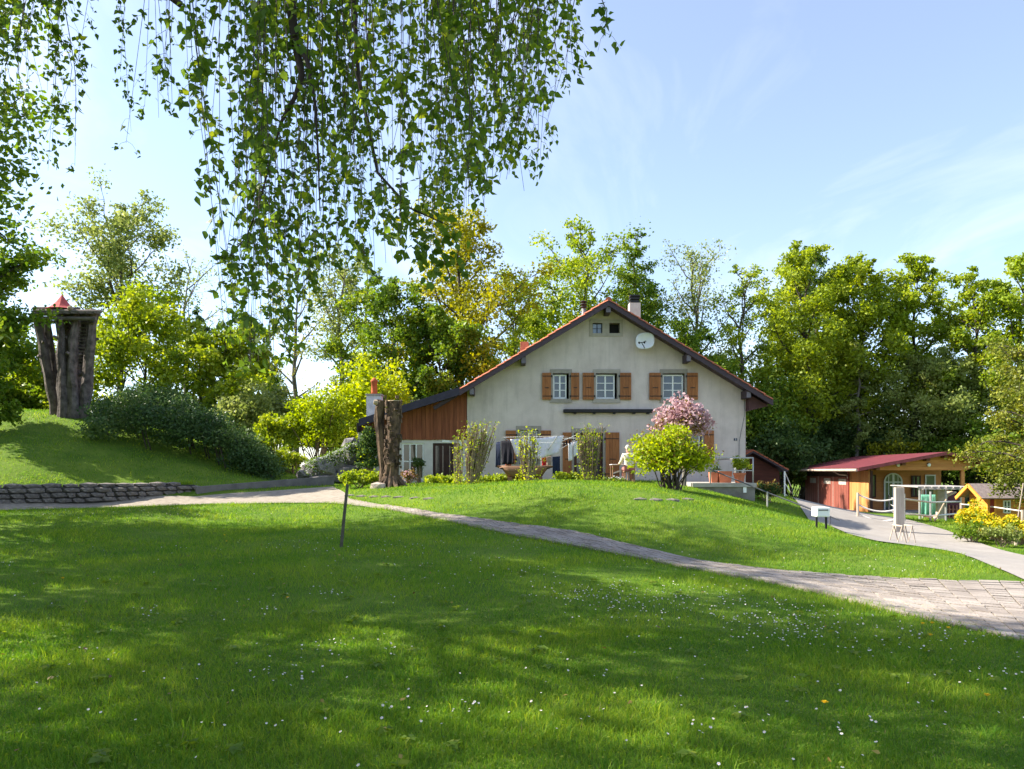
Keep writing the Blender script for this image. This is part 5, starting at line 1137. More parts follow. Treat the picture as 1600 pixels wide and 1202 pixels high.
# ---- birch whose hanging twigs fill the top of the view
bt = Vector((-4.6, 3.4, h(-4.6, 3.4) - .15)); bi = thing('weeping_birch', bt, 'weeping birch with hanging leafy twigs over the lawn', 'tree')
BB = mat('birch_bark', (.30, .27, .25), .8, c2=(.55, .52, .49), scale=4, stretch=(1, 1, 3), bump=.4); BD = mat('birch_twig', (.035, .022, .026), .8, c2=(.06, .04, .04))
MB().tube([bt, bt + Vector((.05, .05, 2.5)), bt + Vector((.0, .1, 4.6)), bt + Vector((.15, .2, 6.2)), bt + Vector((.2, .2, 7.8))], [.26, .18, .13, .08, .03], 12).build('trunk', BB, bi, smooth=True)
rgb = np.random.default_rng(77)
limbs = [[bt + Vector((0, .1, 3.9)), Vector((-3.6, 3.7, 5.3)), Vector((-2.2, 4.1, 5.9)), Vector((-1.0, 4.4, 5.6)), Vector((.1, 4.6, 5.1)), Vector((.75, 4.7, 4.75))],
         [bt + Vector((0, .1, 4.4)), Vector((-3.7, 3.2, 5.8)), Vector((-2.6, 3.3, 6.2)), Vector((-1.4, 3.5, 5.8)), Vector((-.5, 3.6, 5.0)), Vector((.2, 3.7, 4.4))],
         [bt + Vector((0, .1, 4.2)), Vector((-3.8, 4.4, 5.5)), Vector((-2.9, 5.4, 6.3)), Vector((-1.6, 6.0, 6.4)), Vector((-.4, 6.2, 6.0)), Vector((.4, 6.3, 5.6))],
         [bt + Vector((0, .1, 3.6)), Vector((-4.3, 4.4, 5.0)), Vector((-4.1, 5.6, 6.0)), Vector((-3.7, 6.6, 6.3)), Vector((-3.2, 7.3, 6.1))],
         [bt + Vector((0, .1, 3.2)), Vector((-3.9, 3.6, 4.1)), Vector((-3.2, 3.9, 4.5)), Vector((-2.6, 4.1, 4.7))],
         [bt + Vector((.1, .1, 4.9)), Vector((-3.9, 2.6, 6.5)), Vector((-2.4, 2.4, 6.8)), Vector((-1.0, 2.6, 6.2))],
         [bt + Vector((.1, .1, 5.4)), Vector((-5.2, 4.4, 6.8)), Vector((-5.6, 5.6, 7.0)), Vector((-5.8, 6.8, 6.4))]]
LP_ = []
for k, lb in enumerate(limbs):
    MB().tube(lb, [.075 * (1 - i / len(lb)) ** .8 + .012 for i in range(len(lb))], 7).build('limb', BD, bi, smooth=True)
    for a, b_ in zip(lb[1:-1], lb[2:]): LP_ += [a.lerp(b_, i / 6) for i in range(7)]
LPA = np.array(LP_)
prof_u = [-40, 0, 60, 110, 140, 170, 205, 240, 262, 300, 330, 345, 380, 410, 440, 465, 500, 540, 580, 620, 660, 700, 740, 780, 815, 850, 880, 910, 940]
prof_v = [260, 255, 265, 290, 235, 275, 245, 200, 175, 205, 215, 560, 555, 580, 585, 520, 500, 455, 430, 420, 420, 400, 340, 320, 310, 235, 120, 90, 60]
dens_u = [-40, 60, 140, 235, 250, 270, 330, 400, 460, 560, 700, 800, 860, 900, 940]; dens_w = [.8, .7, .6, .35, .2, .5, .6, .7, .9, 1.4, 1.6, 1.4, .7, .35, .15]
twg = MB(); LPn = []; Laim = []; Ltint = []; Lsz = []
us = np.arange(-40, 945, 1.0); pw_ = np.interp(us, dens_u, dens_w); pw_ /= pw_.sum()
for k in range(225):
    u = rgb.choice(us, p=pw_) if k < 207 else float(np.clip(rgb.normal(405, 40), 340, 480)); d = rgb.uniform(3.3, 5.2) if u > 250 else rgb.uniform(4.2, 7.0)
    if 560 < u < 860 and rgb.random() < .3: d = rgb.uniform(5, 6.4)
    vb = np.interp(u, prof_u, prof_v); f = rgb.uniform(.30, 1.0) if k % 3 else rgb.uniform(.8, 1.0)
    if 345 <= u <= 480: f = max(f, rgb.uniform(.7, 1.04))
    vb = vb * f if vb > 130 else vb; x = XU(u, d); zb_ = ZV(vb, d)
    j = np.argmin((LPA[:, 0] - x) ** 2 + (LPA[:, 1] - d) ** 2 + .15 * np.abs(LPA[:, 2] - 5.2)); top = Vector(LPA[j]); top.z = max(top.z, zb_ + .5)
    mid = Vector((top.x * .35 + x * .65 , top.y * .35 + d * .65, max(top.z - .25, zb_ + .35))); sway = Vector((rgb.normal(0, .13), rgb.normal(0, .1), 0))
    m1 = Vector((x, d, mid.z * .6 + zb_ * .4)) + sway; pts = [top, mid, m1, Vector((x, d, zb_))]
    # smooth strand
    st = [pts[0]]
    for i in range(3):
        for q in range(1, 7): st.append(pts[i].lerp(pts[i + 1], q / 6))
    for _ in range(2): st = [st[0]] + [(st[i - 1] + st[i] * 2 + st[i + 1]) / 4 for i in range(1, len(st) - 1)] + [st[-1]]
    twg.tube(st, [.0035 * (1 - i / len(st)) + .0008 for i in range(len(st))], 4, cap=False)
    L_ = sum((st[i + 1] - st[i]).length for i in range(len(st) - 1)); nlv = int(L_ / .025 * rgb.uniform(.7, 1.15) * (.62 if 250 < u < 345 else 1))
    tn = rgb.uniform(-.15, .15) + (.12 if 480 < u < 860 else 0)
    nodes = max(3, int(nlv / 2.5)); fz = rgb.uniform(0, 6.28); wl_ = rgb.uniform(9, 16)
    for q in range(nodes):
        s_ = rgb.uniform(.1, 1) ** .9
        if math.sin(s_ * wl_ + fz) < -.5 and rgb.random() < .7: continue
        s_ *= len(st) - 1.001; i = int(s_); p = st[i].lerp(st[i + 1], s_ - i)
        a_ = rgb.uniform(0, 6.28); l_ = rgb.uniform(.02, .15); e_ = p + Vector((math.cos(a_) * l_ * .7, math.sin(a_) * l_ * .7, -l_ * .75)); m_ = p.lerp(e_, .5) + Vector((0, 0, .02))
        twg.tube([p, m_, e_], [.0012, .001, .0007], 3, cap=False)
        for c in range(rgb.integers(3, 7)):
            f_ = rgb.uniform(.2, 1); o_ = rgb.normal(0, .012, 3); base_ = np.array(p.lerp(e_, f_)) + o_
            LPn.append(base_); Laim.append(np.array((math.cos(a_) * .5, math.sin(a_) * .5, -1.)) + rgb.normal(0, .45, 3)); Lsz.append(rgb.uniform(.030, .056)); Ltint.append(.35 + tn + rgb.normal(0, .2) + (.4 if rgb.random() < .06 else 0))
# thick drooping branch seen against the sky
hb = [P(448, -80, 4.1), P(456, 20, 4.1), P(462, 70, 4.1), P(472, 118, 4.1), P(462, 150, 4.1), P(440, 190, 4.12), P(425, 240, 4.15), P(405, 320, 4.15), P(385, 370, 4.2), P(360, 400, 4.2)]
lim = limbs[1]; 
MB().tube([lim[3], lim[3] + Vector((.05, .25, -.2)), *hb], [.03, .028, .027, .026, .022, .018, .013, .009, .007, .005, .004, .003], 7).build('hanging_branch', BD, bi, smooth=True)
MB().tube([hb[2], P(480, 95, 4.05), P(492, 160, 4.0), P(497, 240, 4.0), P(500, 330, 4.0)], [.016, .012, .008, .005, .003], 6).build('hanging_branch', BD, bi, smooth=True)
MB().tube([limbs[0][3], P(560, 120, 4.3), P(590, 270, 4.2), P(640, 325, 4.15), P(700, 352, 4.1)], [.02, .012, .008, .006, .003], 6).build('hanging_branch', BD, bi, smooth=True)
for (a, b_, n_) in ((P(590, 270, 4.2), P(705, 352, 4.1), 40), (P(690, 345, 4.1), P(712, 410, 4.1), 36), (P(600, 300, 4.2), P(660, 400, 4.2), 50), (P(640, 325, 4.15), P(690, 430, 4.2), 50)):
    for q in range(n_):
        p = a.lerp(b_, rgb.random()); o_ = rgb.normal(0, .05, 3); o_[2] = -abs(o_[2]); LPn.append(np.array(p) + o_); Laim.append(np.array((0, 0, -1.)) + o_ * 4); Lsz.append(rgb.uniform(.045, .07)); Ltint.append(.35 + rgb.normal(0, .2))
twg.build('twigs', BD, bi, kind='stuff')
LPn = np.array(LPn); Laim = np.array(Laim); Lsz = np.array(Lsz); Ltint = np.clip(Ltint, 0, 1)
uu = CU + F * LPn[:, 0] / LPn[:, 1]; vv = CV - F * (LPn[:, 2] - CZ) / LPn[:, 1]
vis = (uu > 5) & (uu < 1590) & (vv > 5); key = np.where(vis, Lsz / LPn[:, 1], 0); big = np.zeros(len(LPn), bool); big[np.argsort(-key)[:300]] = True
leaves('foliage', LPn[~big], Lsz[~big], Ltint[~big], LF['birch'], bi, shape=BIRCH, up=0, aim=Laim[~big], rg=rgb)
lme = []
for k in range(8):
    V_ = BIRCH.copy(); V_[:, 2] *= rgb.uniform(-.5, 2.2); me = poly_mesh('leaf', V_, 6, np.array([.08 + .11 * k])); me.materials.append(LF['birch']); lme.append(me)
o0 = org(bi)
for i in np.where(big)[0]:
    nn = Vector(rgb.normal(size=3)).normalized(); t_ = Vector(Laim[i] + rgb.normal(size=3) * .4); t_ = (t_ - nn * t_.dot(nn)).normalized(); b_ = nn.cross(t_)
    o = bpy.data.objects.new('leaf', lme[int(min(7, max(0, (Ltint[i] - .08) / .11)))]); link(o, bi)
    M = Matrix((t_, b_, nn)).transposed().to_4x4() @ Matrix.Scale(float(Lsz[i]), 4); M.translation = Vector(LPn[i]) - o0; o.matrix_local = M
# upper crown above the view: leaves on the limbs
n = 5500; pk = LPA[rgb.integers(0, len(LPA), n)]; up_ = pk + rgb.normal(size=(n, 3)) * np.array((.55, .6, .45)) + np.array((0, 0, .15))
cu_ = bt.x + .1; top_ = np.array(bt) + np.array((.15, .2, 6.6)) + rgb.normal(size=(2600, 3)) * np.array((1.3, 1.3, .6)); up_ = np.vstack([up_, top_])
vv2 = CV - F * (up_[:, 2] - CZ) / np.maximum(up_[:, 1], .3); ok = (vv2 < -15) | (np.abs(up_[:, 0]) > .74 * up_[:, 1]); up_ = up_[ok]
leaves('upper_crown', up_, rgb.uniform(.06, .1, len(up_)), rgb.uniform(.2, .8, len(up_)), LF['birch'], bi, shape=BIRCH, up=.2, rg=rgb)

# ---- shrubs round the house
# dark evergreen mass on the slope below the tower
rg = np.random.default_rng(5); n = 34000; t = thing('juniper_shrub', (XU(300, 29.5), 29.5, h(XU(300, 29.5), 29.5)), 'dark spreading evergreen shrub covering the slope below the stump tower', 'shrub')
cs = []
for k in range(150):
    u = rg.uniform(150, 428); f = (u - 150) / 278; d = rg.uniform(28.5, 33.0); topv = np.interp(u, (150, 200, 250, 300, 350, 400, 430), (634, 612, 604, 630, 658, 694, 732)); x = XU(u, d); g = h(x, d); zt_ = ZV(topv, d) - .3
    if zt_ < g + .1: zt_ = g + .15
    cs.append((x, d, g + (zt_ - g) * rg.uniform(.25, 1.12) ** .8))
cs = np.array(cs); pk = rg.integers(0, len(cs), n); Pn = cs[pk] + unit(rg.normal(size=(n, 3))) * (rg.uniform(0, 1, n) ** .5)[:, None] * np.array((.8, .6, .5)); g = H(Pn[:, 0], Pn[:, 1]); Pn[:, 2] = np.maximum(Pn[:, 2], g + .03)
w_ = MB()
for k in range(0, 150, 3): w_.tube([(cs[k][0] + .3, cs[k][1] + .2, h(cs[k][0] + .3, cs[k][1] + .2) - .1), tuple(cs[k])], [.03, .008], 5, cap=False)
w_.build('stems', BK['dark'], t, kind='stuff')
leaves('foliage', Pn, .115 * rg.uniform(.6, 1.3, n), np.clip(.4 + rg.uniform(-.3, .3, len(cs))[pk] + rg.normal(0, .15, n), 0, 1), LF['juniper'], t, rg=rg, aim=np.tile(np.array((.5, -.3, -.35)), (n, 1)))
def B(name, u, vtop, d, rx, ry, n, ls, lf, label, seed, z0=None, **kw):
    x = XU(u, d); g = h(x, d) - .05 if z0 is None else z0; hh = (ZV(vtop, d) - g) / 2
    return bush(name, (x, d, g), (rx, ry, hh), n, ls, lf, label, seed=seed, **kw)
B('golden_bush', 575, 556, 37, 2.4, 2.0, 9000, .19, 'yellow', 'large bright yellow-leaved bush behind the lean-to chimney', 201, stems=16)
B('golden_bush', 500, 598, 33.5, 1.5, 1.3, 6500, .15, 'yellow', 'smaller yellow-green bush above the flowering rock', 202, stems=16, tshift=-.3)
B('shrub', 432, 640, 33, 1.0, .9, 3200, .15, 'fresh', 'light green shrub between the dark slope shrub and the flowering rock', 203)
B('shrub', 385, 600, 37, 1.7, 1.4, 4200, .18, 'pale', 'pale loose shrub behind the dark slope shrub', 204)
B('shrub', 455, 700, 31.3, .7, .6, 2000, .11, 'fresh', 'low bright shrub at the foot of the flowering rock', 205)
# rock with white flowers
rg2 = random.Random(9); fr = thing('rockery', (XU(513, 29.5), 29.5, h(XU(513, 29.5), 29.5)), 'grey rock bank with cascading white flowers beside the ivy hedge', 'rockery')
RK = mat('rock_grey', (.13, .12, .125), .95, c2=(.30, .27, .27), scale=4, bump=.9)
for k, (u, v, sx, sz) in enumerate(((488, 735, .9, .6), (510, 728, .9, .8), (532, 722, .9, 1.0), (548, 712, .7, 1.1), (500, 748, 1.0, .5), (525, 746, 1.0, .6), (545, 740, .8, .7), (475, 742, .6, .5), (550, 695, .5, .6))):
    o = bpy.data.objects.new('rock', rocks[k % 6].copy()); o.data.materials.clear(); o.data.materials.append(RK); link(o, fr); d = 29.8 + rg2.uniform(-.2, .3); o.location = P(u, v, d) - org(fr); o.scale = (sx, .8, sz); o.rotation_euler = (rg2.uniform(-.3, .3), rg2.uniform(-.3, .3), rg2.uniform(0, 3))
rg = np.random.default_rng(6); n = 1500; u = rg.uniform(478, 558, n); v = np.interp(u, (478, 510, 535, 558), (722, 712, 700, 690)) + rg.uniform(0, 26, n) * rg.random(n); d = 29.35 + rg.uniform(-.15, .1, n)
Pn = np.stack([(u - CU) / F * d, d, CZ + (CV - v) / F * d], 1); leaves('blossom', Pn, rg.uniform(.03, .07, n), rg.uniform(0, 1, n), LF['white'], fr, rg=rg); Pn2 = Pn + rg.normal(0, .06, Pn.shape); leaves('foliage', Pn2, rg.uniform(.05, .1, n), rg.uniform(0, .6, n), LF['mid'], fr, rg=rg)
B('ivy_hedge', 576, 664, 29.2, .42, .4, 3600, .10, 'dark', 'dark upright ivy clump between rockery and twin stump', 206, stems=14, shell=.6, extra=('yellow', .06, .09))
B('leafy_plant', 560, 733, 25.6, .75, .5, 2300, .11, 'fresh', 'low bright leafy plant left of the twin stump foot', 207)
B('leafy_plant', 690, 742, 26.5, .7, .4, 1600, .09, 'fresh', 'low bed of green plants in front of the lean-to door', 208)
B('leafy_plant', 640, 735, 27.5, .35, .3, 500, .07, 'bronze', 'small rusty-leaved potted plant under the lean-to window', 209, extra=('pink', .3, .07))
B('leafy_plant', 655, 705, 29.4, .22, .2, 700, .07, 'dark', 'small dark conical shrub between lean-to window and door', 210)
B('leafy_plant', 785, 742, 25.8, .9, .4, 1600, .1, 'fresh', 'bright green perennials below the wooden trough', 211)
B('leafy_plant', 885, 738, 26.3, .6, .35, 1300, .11, 'fresh', 'tall grassy clump between the washing and the door', 212)
B('leafy_plant', 958, 748, 26.2, .5, .3, 800, .08, 'mid', 'low green plants in front of the garden table', 213, extra=('white', .12, .05))
# vase-shaped cut back shrubs with bare sticks
def stick_shrub(u, vtop, d, w_, n, leafn, label, seed):
    rg = np.random.default_rng(seed); x = XU(u, d); g = h(x, d) - .05; t = thing('pruned_shrub', (x, d, g), label, 'shrub'); m = MB(); tips = []
    H_ = ZV(vtop, d) - g
    for k in range(n):
        a = rg.uniform(0, 6.28); r_ = rg.uniform(.1, 1) ** .7; e = Vector((x + math.cos(a) * r_ * w_ + .12 * H_ * (1 if seed == 301 else 0), d + math.sin(a) * r_ * w_ * .6, g + H_ * rg.uniform(.62, 1.0))); s0 = Vector((x + math.cos(a) * .12, d + math.sin(a) * .1, g)); mm = s0.lerp(e, .5) + Vector((rg.normal(0, .05), rg.normal(0, .05), 0))
        m.tube([s0, mm, e], [.022, .016, .009], 5, cap=False); tips += [e, mm.lerp(e, .5), mm]
        for q in range(3):
            p = mm.lerp(e, rg.uniform(0, 1)); z_ = p + Vector((rg.normal(0, .1), rg.normal(0, .1), rg.uniform(.06, .2))); m.tube([p, z_], [.008, .004], 4, cap=False); tips.append(z_)
    m.build('sticks', BK['twig'], t, kind='stuff')
    T = np.array(tips); k = rg.integers(0, len(T), leafn); Pn = T[k] + rg.normal(0, .05, (leafn, 3)); low = rg.random(leafn) < .35; Pn[low] = np.stack([x + rg.normal(0, w_ * .6, low.sum()), d + rg.normal(0, .2, low.sum()), g + np.abs(rg.normal(0, .3, low.sum()))], 1)
    leaves('foliage', Pn, rg.uniform(.05, .1, leafn), rg.uniform(.1, 1, leafn), LF['fresh' if seed != 303 else 'yellow'], t, rg=rg)
stick_shrub(736, 658, 23.6, .55, 72, 1100, 'cut back shrub with many slanting bare sticks beside the washing', 301)
stick_shrub(716, 676, 24.2, .2, 8, 260, 'thin upright rose stem left of the slanting sticks shrub', 302)
stick_shrub(826, 672, 22.8, .3, 28, 620, 'slim half bare shrub standing in front of the bed sheet', 303)
stick_shrub(921, 664, 24.4, .48, 62, 1000, 'cut back twiggy shrub in front of the house door', 304)
# yellow-green bush and magnolia
B('yellow_green_bush', 1048, 664, 22.2, 1.28, 1.0, 7200, .105, 'yellow', 'rounded yellow-green bush at the edge of the mound', 310, stems=34, bark='dark', shell=.3, tshift=-.12, extra=('bronze', .18, .08), nclump=190)
mg_x = XU(1068, 25.6); mg = bush('magnolia', (mg_x, 25.6, h(mg_x, 25.6) + 1.25), (.95, .8, .92), 2600, .09, 'bronze', 'pink flowering magnolia tree behind the yellow-green bush', 'tree', None, stems=22, seed=311, bark='dark', shell=.3, extra=('pink', 1.7, .13), nclump=120)
MB().tube([(mg_x, 25.6, h(mg_x, 25.6) - .1), (mg_x + .05, 25.6, h(mg_x, 25.6) + .7), (mg_x, 25.6, h(mg_x, 25.6) + 1.5)], [.09, .07, .05], 8).build('trunk', BK['grey'], mg)
B('dark_shrub', 1198, 752, 26.2, .5, .45, 1500, .09, 'dark', 'dark shrub with bronze shoots below the terrace corner', 312, extra=('bronze', .25, .09))
pb = XU(1156, td + .45); bush('potted_tree', (pb, td + .45, tz + .27), (.42, .34, .33), 900, .075, 'fresh', 'small yellow-green tree growing in the round terracotta pot', 'plant', None, stems=10, seed=313, shell=.3)
bush('potted_plant', (XU(1117, td + .7), td + .73, tz + .3), (.22, .12, .12), 260, .06, 'dark', 'dark little plant growing in the short terracotta trough', 'plant', None, stems=8, seed=314)
# grasses and flowers by the drive
B('flower_bush', 1516, 788, 24.6, .45, .4, 1500, .085, 'fresh', 'yellow flowering shrub at the end of the tube fence', 320, extra=('flower', .75, .085))
B('flower_bush', 1540, 805, 23.2, .45, .35, 1300, .08, 'fresh', 'low yellow flowering clump in front of the playhouse gable', 321, extra=('flower', .7, .08))
B('flower_bush', 1578, 806, 22.6, .5, .35, 1300, .08, 'fresh', 'yellow flowering clump behind the timber bed edge', 322, extra=('flower', .55, .08))
B('flower_bush', 1620, 803, 22.0, .6, .4, 1300, .08, 'fresh', 'yellow flowers at the end of the timber bed', 323, extra=('flower', .6, .08))
B('leafy_plant', 1520, 815, 22.6, .5, .3, 1100, .08, 'mid', 'leafy green plants with broad leaves at the corner of the flower bed', 324)
B('leafy_plant', 1565, 815, 21.8, .6, .25, 1000, .075, 'pale', 'pale green low plants just inside the timber bed edge', 325)
# conifer at the right edge
plant_tree('conifer_tree', XU(1606, 24.5) + .6, 24.5, 'yellowish drooping conifer overhanging the wooden playhouse', None, 5.6, 2.3, 1.5, 44, 27000, .10, 'conifer', seed=61, prof='cyl', droop=.45, tr=.14, sub=9, clump=.5)
# ---------------------------------------------------------------- grass, daisies, dandelions
rgg = np.random.default_rng(99)
HPOLY = [(xa - .1, D), (xr, D), (xr, DB), (xa - .1, DB)]
def grass_ok(x, y):
    bad = inside(PATH_POLY, x, y) | inside(DRIVE, x, y) | inside(HPOLY, x, y) | ((x > tx0) & (x < tx1 + .1) & (y > td - .05) & (y < D))
    s_ = (x - a0.x) * wd.x + (y - a0.y) * wd.y; q = (x - a0.x) * wn.x + (y - a0.y) * wn.y
    return ~(bad | ((s_ > 0) & (s_ < WL) & (q > -.1) & (q < .5)))
def field(d0, d1, dens, extra=2.2):
    A = .70 * (d1 * d1 - d0 * d0) + 2 * extra * (d1 - d0); n = int(A * dens)
    y = np.sqrt(rgg.uniform(d0 * d0, d1 * d1, n)); x = rgg.uniform(-1, 1, n) * (.70 * y + extra); ok = grass_ok(x, y); return x[ok], y[ok]
def clumpf(x, y): return .5 + .25 * np.sin(x * 2.1 + 1.7 * np.sin(y * 1.3)) + .25 * np.sin(y * 2.7 + 1.9 * np.sin(x * 1.1 + 2))
def blades(x, y, hgt, wid, seg):
    """bent blades of grass: seg quads each, tapering"""
    n = len(x); z = H(x, y) - .012; a = rgg.uniform(0, 6.283, n); cf = clumpf(x, y); hh = hgt * rgg.uniform(.45, 1.25, n) * (.75 + .5 * cf); ww = wid * rgg.uniform(.7, 1.3, n)
    lean = rgg.uniform(.15, 1.0, n) * hh; la = rgg.uniform(0, 6.283, n); dx, dy = np.cos(la) * lean, np.sin(la) * lean; wx, wy = np.cos(a) * ww / 2, np.sin(a) * ww / 2
    tint = np.clip(.3 + .35 * cf + rgg.normal(0, .2, n), 0, 1)
    B0 = np.stack([x, y, z], 1); W_ = np.stack([wx, wy, 0 * wx], 1); D_ = np.stack([dx, dy, 0 * dx], 1); U = np.stack([0 * hh, 0 * hh, hh], 1)
    if seg == 1:
        V_ = np.stack([B0 - W_, B0 + W_, B0 + D_ + U], 1); return [(V_.reshape(-1, 3), 3, tint)]
    M_ = B0 + D_ * .3 + U * .6; V4 = np.stack([B0 - W_, B0 + W_, M_ + W_ * .75, M_ - W_ * .75], 1); V3 = np.stack([M_ - W_ * .75, M_ + W_ * .75, B0 + D_ + U * .92], 1)
    return [(V4.reshape(-1, 3), 4, tint), (V3.reshape(-1, 3), 3, tint)]
GL = leafmat('grass_blade', (.048, .15, .016), (.145, .27, .026), (.33, .385, .042), .45, .55, .15)
def merge(parts, name, m, label, cat):
    """polygons of 3 and 4 corners into one mesh"""
    V_ = np.concatenate([p[0] for p in parts]); tot = np.concatenate([np.full(len(p[0]) // p[1], p[1], np.int32) for p in parts]); ti = np.concatenate([np.repeat(p[2], p[1]) for p in parts])
    me = bpy.data.meshes.new(name); me.vertices.add(len(V_)); me.vertices.foreach_set('co', V_.astype(np.float32).ravel()); me.loops.add(len(V_)); me.loops.foreach_set('vertex_index', np.arange(len(V_), dtype=np.int32))
    st = np.concatenate([[0], np.cumsum(tot)[:-1]]).astype(np.int32); me.polygons.add(len(tot)); me.polygons.foreach_set('loop_start', st)
    at = me.attributes.new('tint', 'FLOAT', 'POINT'); at.data.foreach_set('value', ti.astype(np.float32)); me.update(calc_edges=True); me.materials.append(m)
    o = bpy.data.objects.new(name, me); link(o, None); return tag(o, label, cat, kind='stuff')
parts = []
for d0, d1, dens, hg, wd_, sg in ((2.8, 5.0, 7500, .062, .0042, 2), (5.0, 7.5, 4200, .06, .0055, 2), (7.5, 12, 1700, .06, .008, 1), (12, 18, 800, .065, .013, 1), (18, 26, 330, .07, .02, 1), (26, 36, 110, .09, .03, 1)):
    x, y = field(d0, d1, dens); parts += blades(x, y, hg, wd_, sg)
# longer tufts at the path edges, wall foot and on the bank
ex, ey = [], []
for L_ in (LOWX, UPPX):
    for (xa0, ya0), (xb0, yb0) in zip(L_[:-1], L_[1:]):
        n = int(math.hypot(xb0 - xa0, yb0 - ya0) * 260); f = rgg.random(n); ex.append(xa0 + (xb0 - xa0) * f + rgg.normal(0, .05, n)); ey.append(ya0 + (yb0 - ya0) * f + rgg.normal(0, .05, n))
ex, ey = np.concatenate(ex), np.concatenate(ey); parts += blades(ex, ey, .09, .010, 1)
f = rgg.random(2600); q = rgg.normal(.52, .06, 2600); parts += blades(a0.x + wd.x * WL * f + wn.x * q, a0.y + wd.y * WL * f + wn.y * q, .2, .02, 1)
# uneven growth: taller tufts here and there, weeds in the joints of the paving
for d0, d1, k, nb in ((3, 6.5, 160, 26), (6.5, 13, 260, 16), (13, 24, 300, 9)):
    x, y = field(d0, d1, k / (.7 * (d1 * d1 - d0 * d0) + 4.4 * (d1 - d0))); x = np.repeat(x, nb); y = np.repeat(y, nb); sp = .03 + .002 * d1; x = x + rgg.normal(0, sp, len(x)); y = y + rgg.normal(0, sp, len(y)); ok = grass_ok(x, y); parts += blades(x[ok], y[ok], .12, .0045 + .0005 * d0, 2 if d0 < 6 else 1)
n = 9000; t_ = rgg.uniform(0, 15 * NSP - .1, n); w_ = np.where(rgg.random(n) < .5, rgg.beta(1, 7, n), 1 - rgg.beta(1, 9, n)); wx, wy = [], []
for tt, ww in zip(t_, w_):
    a_, b_ = lerp2(LOWX, tt), lerp2(UPPX, min(tt + sk(tt), len(UPPX) - 1.001)); wx.append(a_[0] + (b_[0] - a_[0]) * ww); wy.append(a_[1] + (b_[1] - a_[1]) * ww)
wx, wy = np.array(wx), np.array(wy); ok = clumpf(wx * 2, wy * 2) > .42; pw2 = blades(wx[ok], wy[ok], .075, .007, 1)
parts += pw2
merge(parts, 'lawn_grass', GL, 'short green lawn grass with longer tufts along the path edge', 'grass')

# clover and daisy leaves low in the turf
x, y = field(2.8, 8, 420); n = len(x); z = H(x, y) + rgg.uniform(.012, .035, n)
lv = leaves('clover', np.stack([x, y, z], 1), rgg.uniform(.012, .03, n), rgg.uniform(.1, .9, n), LF['mid'], None, up=2.2, rg=rgg); tag(lv, 'small round clover leaves low in the near lawn', 'clover', kind='stuff')
# broad-leaved weeds, dry blades and fallen leaves in the turf
x, y = field(3, 11, 1.5); k = 7; xa_ = np.repeat(x, k); ya_ = np.repeat(y, k); aa = np.tile(np.arange(k) * .9, len(x)) + np.repeat(rgg.uniform(0, 6, len(x)), k); za_ = H(xa_, ya_) + .03
aim_ = np.stack([np.cos(aa), np.sin(aa), 0 * aa + .25], 1); wv = leaves('lawn_weeds', np.stack([xa_, ya_, za_], 1) + aim_ * .03, rgg.uniform(.05, .09, len(xa_)), rgg.uniform(.2, .8, len(xa_)), LF['mid'], None, up=3, aim=aim_ * 4, rg=rgg); tag(wv, 'flat rosettes of broad-leaved weeds in the lawn', 'weeds', kind='stuff')
x, y = field(2.9, 10, 45); dg = merge(blades(x, y, .06, .005, 1), 'dry_grass', leafmat('dry_blade', (.20, .15, .06), (.30, .23, .10), (.40, .33, .16), .3), 'scattered dry straw coloured blades in the lawn', 'grass')
x, y = field(3, 14, 1.1); fl_ = leaves('fallen_leaves', np.stack([x, y, H(x, y) + .05], 1), rgg.uniform(.03, .05, len(x)), rgg.uniform(0, 1, len(x)), leafmat('fallen_leaf', (.10, .06, .02), (.22, .14, .04), (.34, .28, .06), .2), None, shape=BIRCH, up=2, rg=rgg); tag(fl_, 'few fallen birch leaves lying on the lawn', 'leaves', kind='stuff')
# daisies in drifts
cx, cy = [], []
for (u, v, su, sv, n) in ((930, 935, 45, 10, 110), (1010, 950, 60, 16, 130), (1180, 975, 60, 18, 120), (1240, 990, 40, 14, 70), (1120, 940, 70, 14, 60), (510, 937, 12, 5, 16), (235, 966, 10, 5, 12), (140, 806, 70, 4, 50), (300, 806, 60, 5, 50), (420, 966, 10, 5, 9), (560, 855, 90, 14, 60), (760, 880, 90, 20, 70), (480, 1025, 60, 10, 16), (400, 1068, 60, 14, 14), (470, 1065, 40, 12, 10), (600, 1030, 30, 8, 12), (1330, 1000, 60, 20, 50), (1450, 1010, 60, 14, 40), (1560, 1070, 30, 14, 16), (735, 1125, 20, 8, 8), (630, 1120, 40, 10, 10), (300, 1150, 120, 20, 12), (900, 1090, 180, 50, 26), (1200, 1110, 200, 40, 30), (1450, 1130, 120, 30, 14), (120, 1050, 80, 40, 10), (10, 890, 12, 3, 10), (1250, 870, 120, 18, 60), (1050, 830, 120, 18, 50), (850, 800, 90, 12, 40), (1450, 880, 60, 12, 40), (300, 760, 90, 3, 30)):
    for k in range(n):
        g = (rgg.normal(u, su), rgg.normal(v, sv))
        if g[1] > 752: cx.append(g[0]); cy.append(g[1])
uv = np.array([cx, cy]).T; dd = np.arange(3, 34, .05); pos = []
for u, v in uv:
    x_ = (u - CU) / F * dd; z_ = CZ + (CV - v) / F * dd
    pos.append((x_, z_))
XX = np.array([p[0] for p in pos]); ZZ_ = np.array([p[1] for p in pos]); HH = H(XX, np.tile(dd, len(uv))).reshape(XX.shape); ki = np.argmax(ZZ_ <= HH, axis=1)
dx_ = XX[np.arange(len(uv)), ki]; dy_ = dd[ki]; ok = grass_ok(dx_, dy_) & (ki > 0); dx_, dy_ = dx_[ok], dy_[ok]
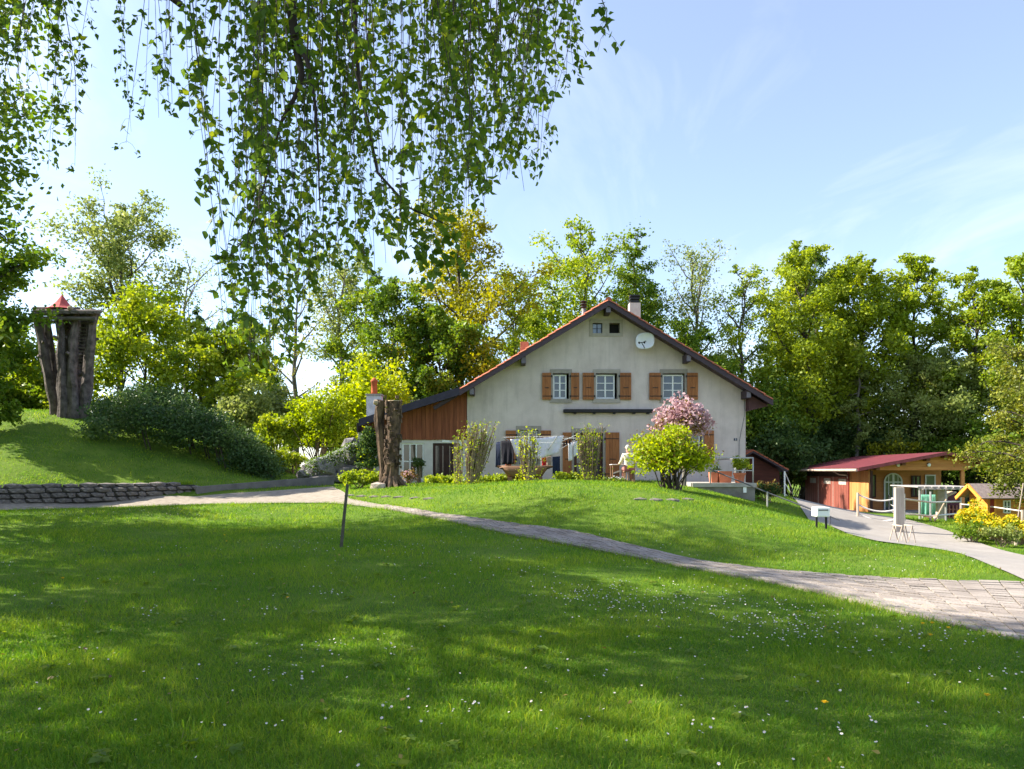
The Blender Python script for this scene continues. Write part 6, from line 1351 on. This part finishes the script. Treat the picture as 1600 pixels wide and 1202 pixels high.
x2, y2 = field(3, 14, 1.6); dx_ = np.concatenate([dx_, x2]); dy_ = np.concatenate([dy_, y2]); n = len(dx_); gz_ = H(dx_, dy_)
db, yb, sb2 = MB(), MB(), MB()
for i in range(n):
    r_ = random.uniform(.007, .0108); hg = random.uniform(.055, .095); c = Vector((dx_[i], dy_[i], gz_[i] + hg)); tl = Vector((random.uniform(-.5, .5), random.uniform(-.75, .2), 1)).normalized(); X = tl.cross(Vector((0, 1, 0))).normalized(); Y = tl.cross(X)
    m_ = 10; ring = [c + (X * math.cos(2 * math.pi * j / m_) + Y * math.sin(2 * math.pi * j / m_)) * r_ * (1 if j % 2 == 0 else .8) + tl * .002 for j in range(m_)]
    db.add([c] + ring, [(0, 1 + j, 1 + (j + 1) % m_) for j in range(m_)]); yb.add([c + tl * .004 + (X * math.cos(1.0472 * j) + Y * math.sin(1.0472 * j)) * r_ * .34 for j in range(6)], [tuple(range(6))])
    w_ = Vector((.0011, 0, 0)); sb2.add([c - w_ - Vector((0, 0, .001)), c + w_ - Vector((0, 0, .001)), Vector((dx_[i], dy_[i], gz_[i])) + w_, Vector((dx_[i], dy_[i], gz_[i])) - w_], [(0, 1, 2, 3)])
dz_ = thing('daisies', (0, 8, h(0, 8)), 'drifts of little white daisies in the lawn and on the mound', 'daisies'); dz_['kind'] = 'stuff'
db.build('petals', mat('daisy_white', (.56, .54, .55), .7, var=.06), dz_, kind='stuff'); yb.build('flower_centres', mat('daisy_yellow', (.75, .50, .03), .8), dz_, kind='stuff'); sb2.build('flower_stalks', mat('stalk_green', (.08, .15, .03), .8), dz_, kind='stuff')
# dandelions: one object each
DY = mat('dandelion_yellow', (.78, .50, .01), .8, var=.12); SG = mat('stalk_green', (.08, .15, .03))
for k, (u, v) in enumerate(((448, 945), (350, 842), (353, 852), (97, 913), (1440, 985), (1455, 985), (1480, 992), (1286, 1115), (1452, 1005), (1540, 1105))):
    g = G(u, v, 3, 30); t = thing('dandelion', g, 'single yellow dandelion flower in the shaded lawn' if u < 1400 else 'yellow dandelion near the edge of the paved path', 'dandelion', 'dandelions in the lawn' if u < 1400 else 'dandelions by the path')
    MB().tube([g, g + Vector((.01, 0, .07))], .003, 5).build('stalk', SG, t)
    c = g + Vector((.01, 0, .07)); b = MB()
    for j in range(22):
        a = j * 2.4; r_ = .006 + .016 * (j / 22); p = c + Vector((math.cos(a) * r_, math.sin(a) * r_, .012 - .01 * j / 22)); X = Vector((math.cos(a), math.sin(a), .25)) * .009; Y = Vector((-math.sin(a), math.cos(a), 0)) * .0045; b.add([c, p + Y, p + X, p - Y], [(0, 1, 2, 3)])
    b.lathe(c - Vector((0, 0, .006)), [(.004, 0), (.012, .006), (.006, .013)], 8); b.build('flower_head', DY, t)
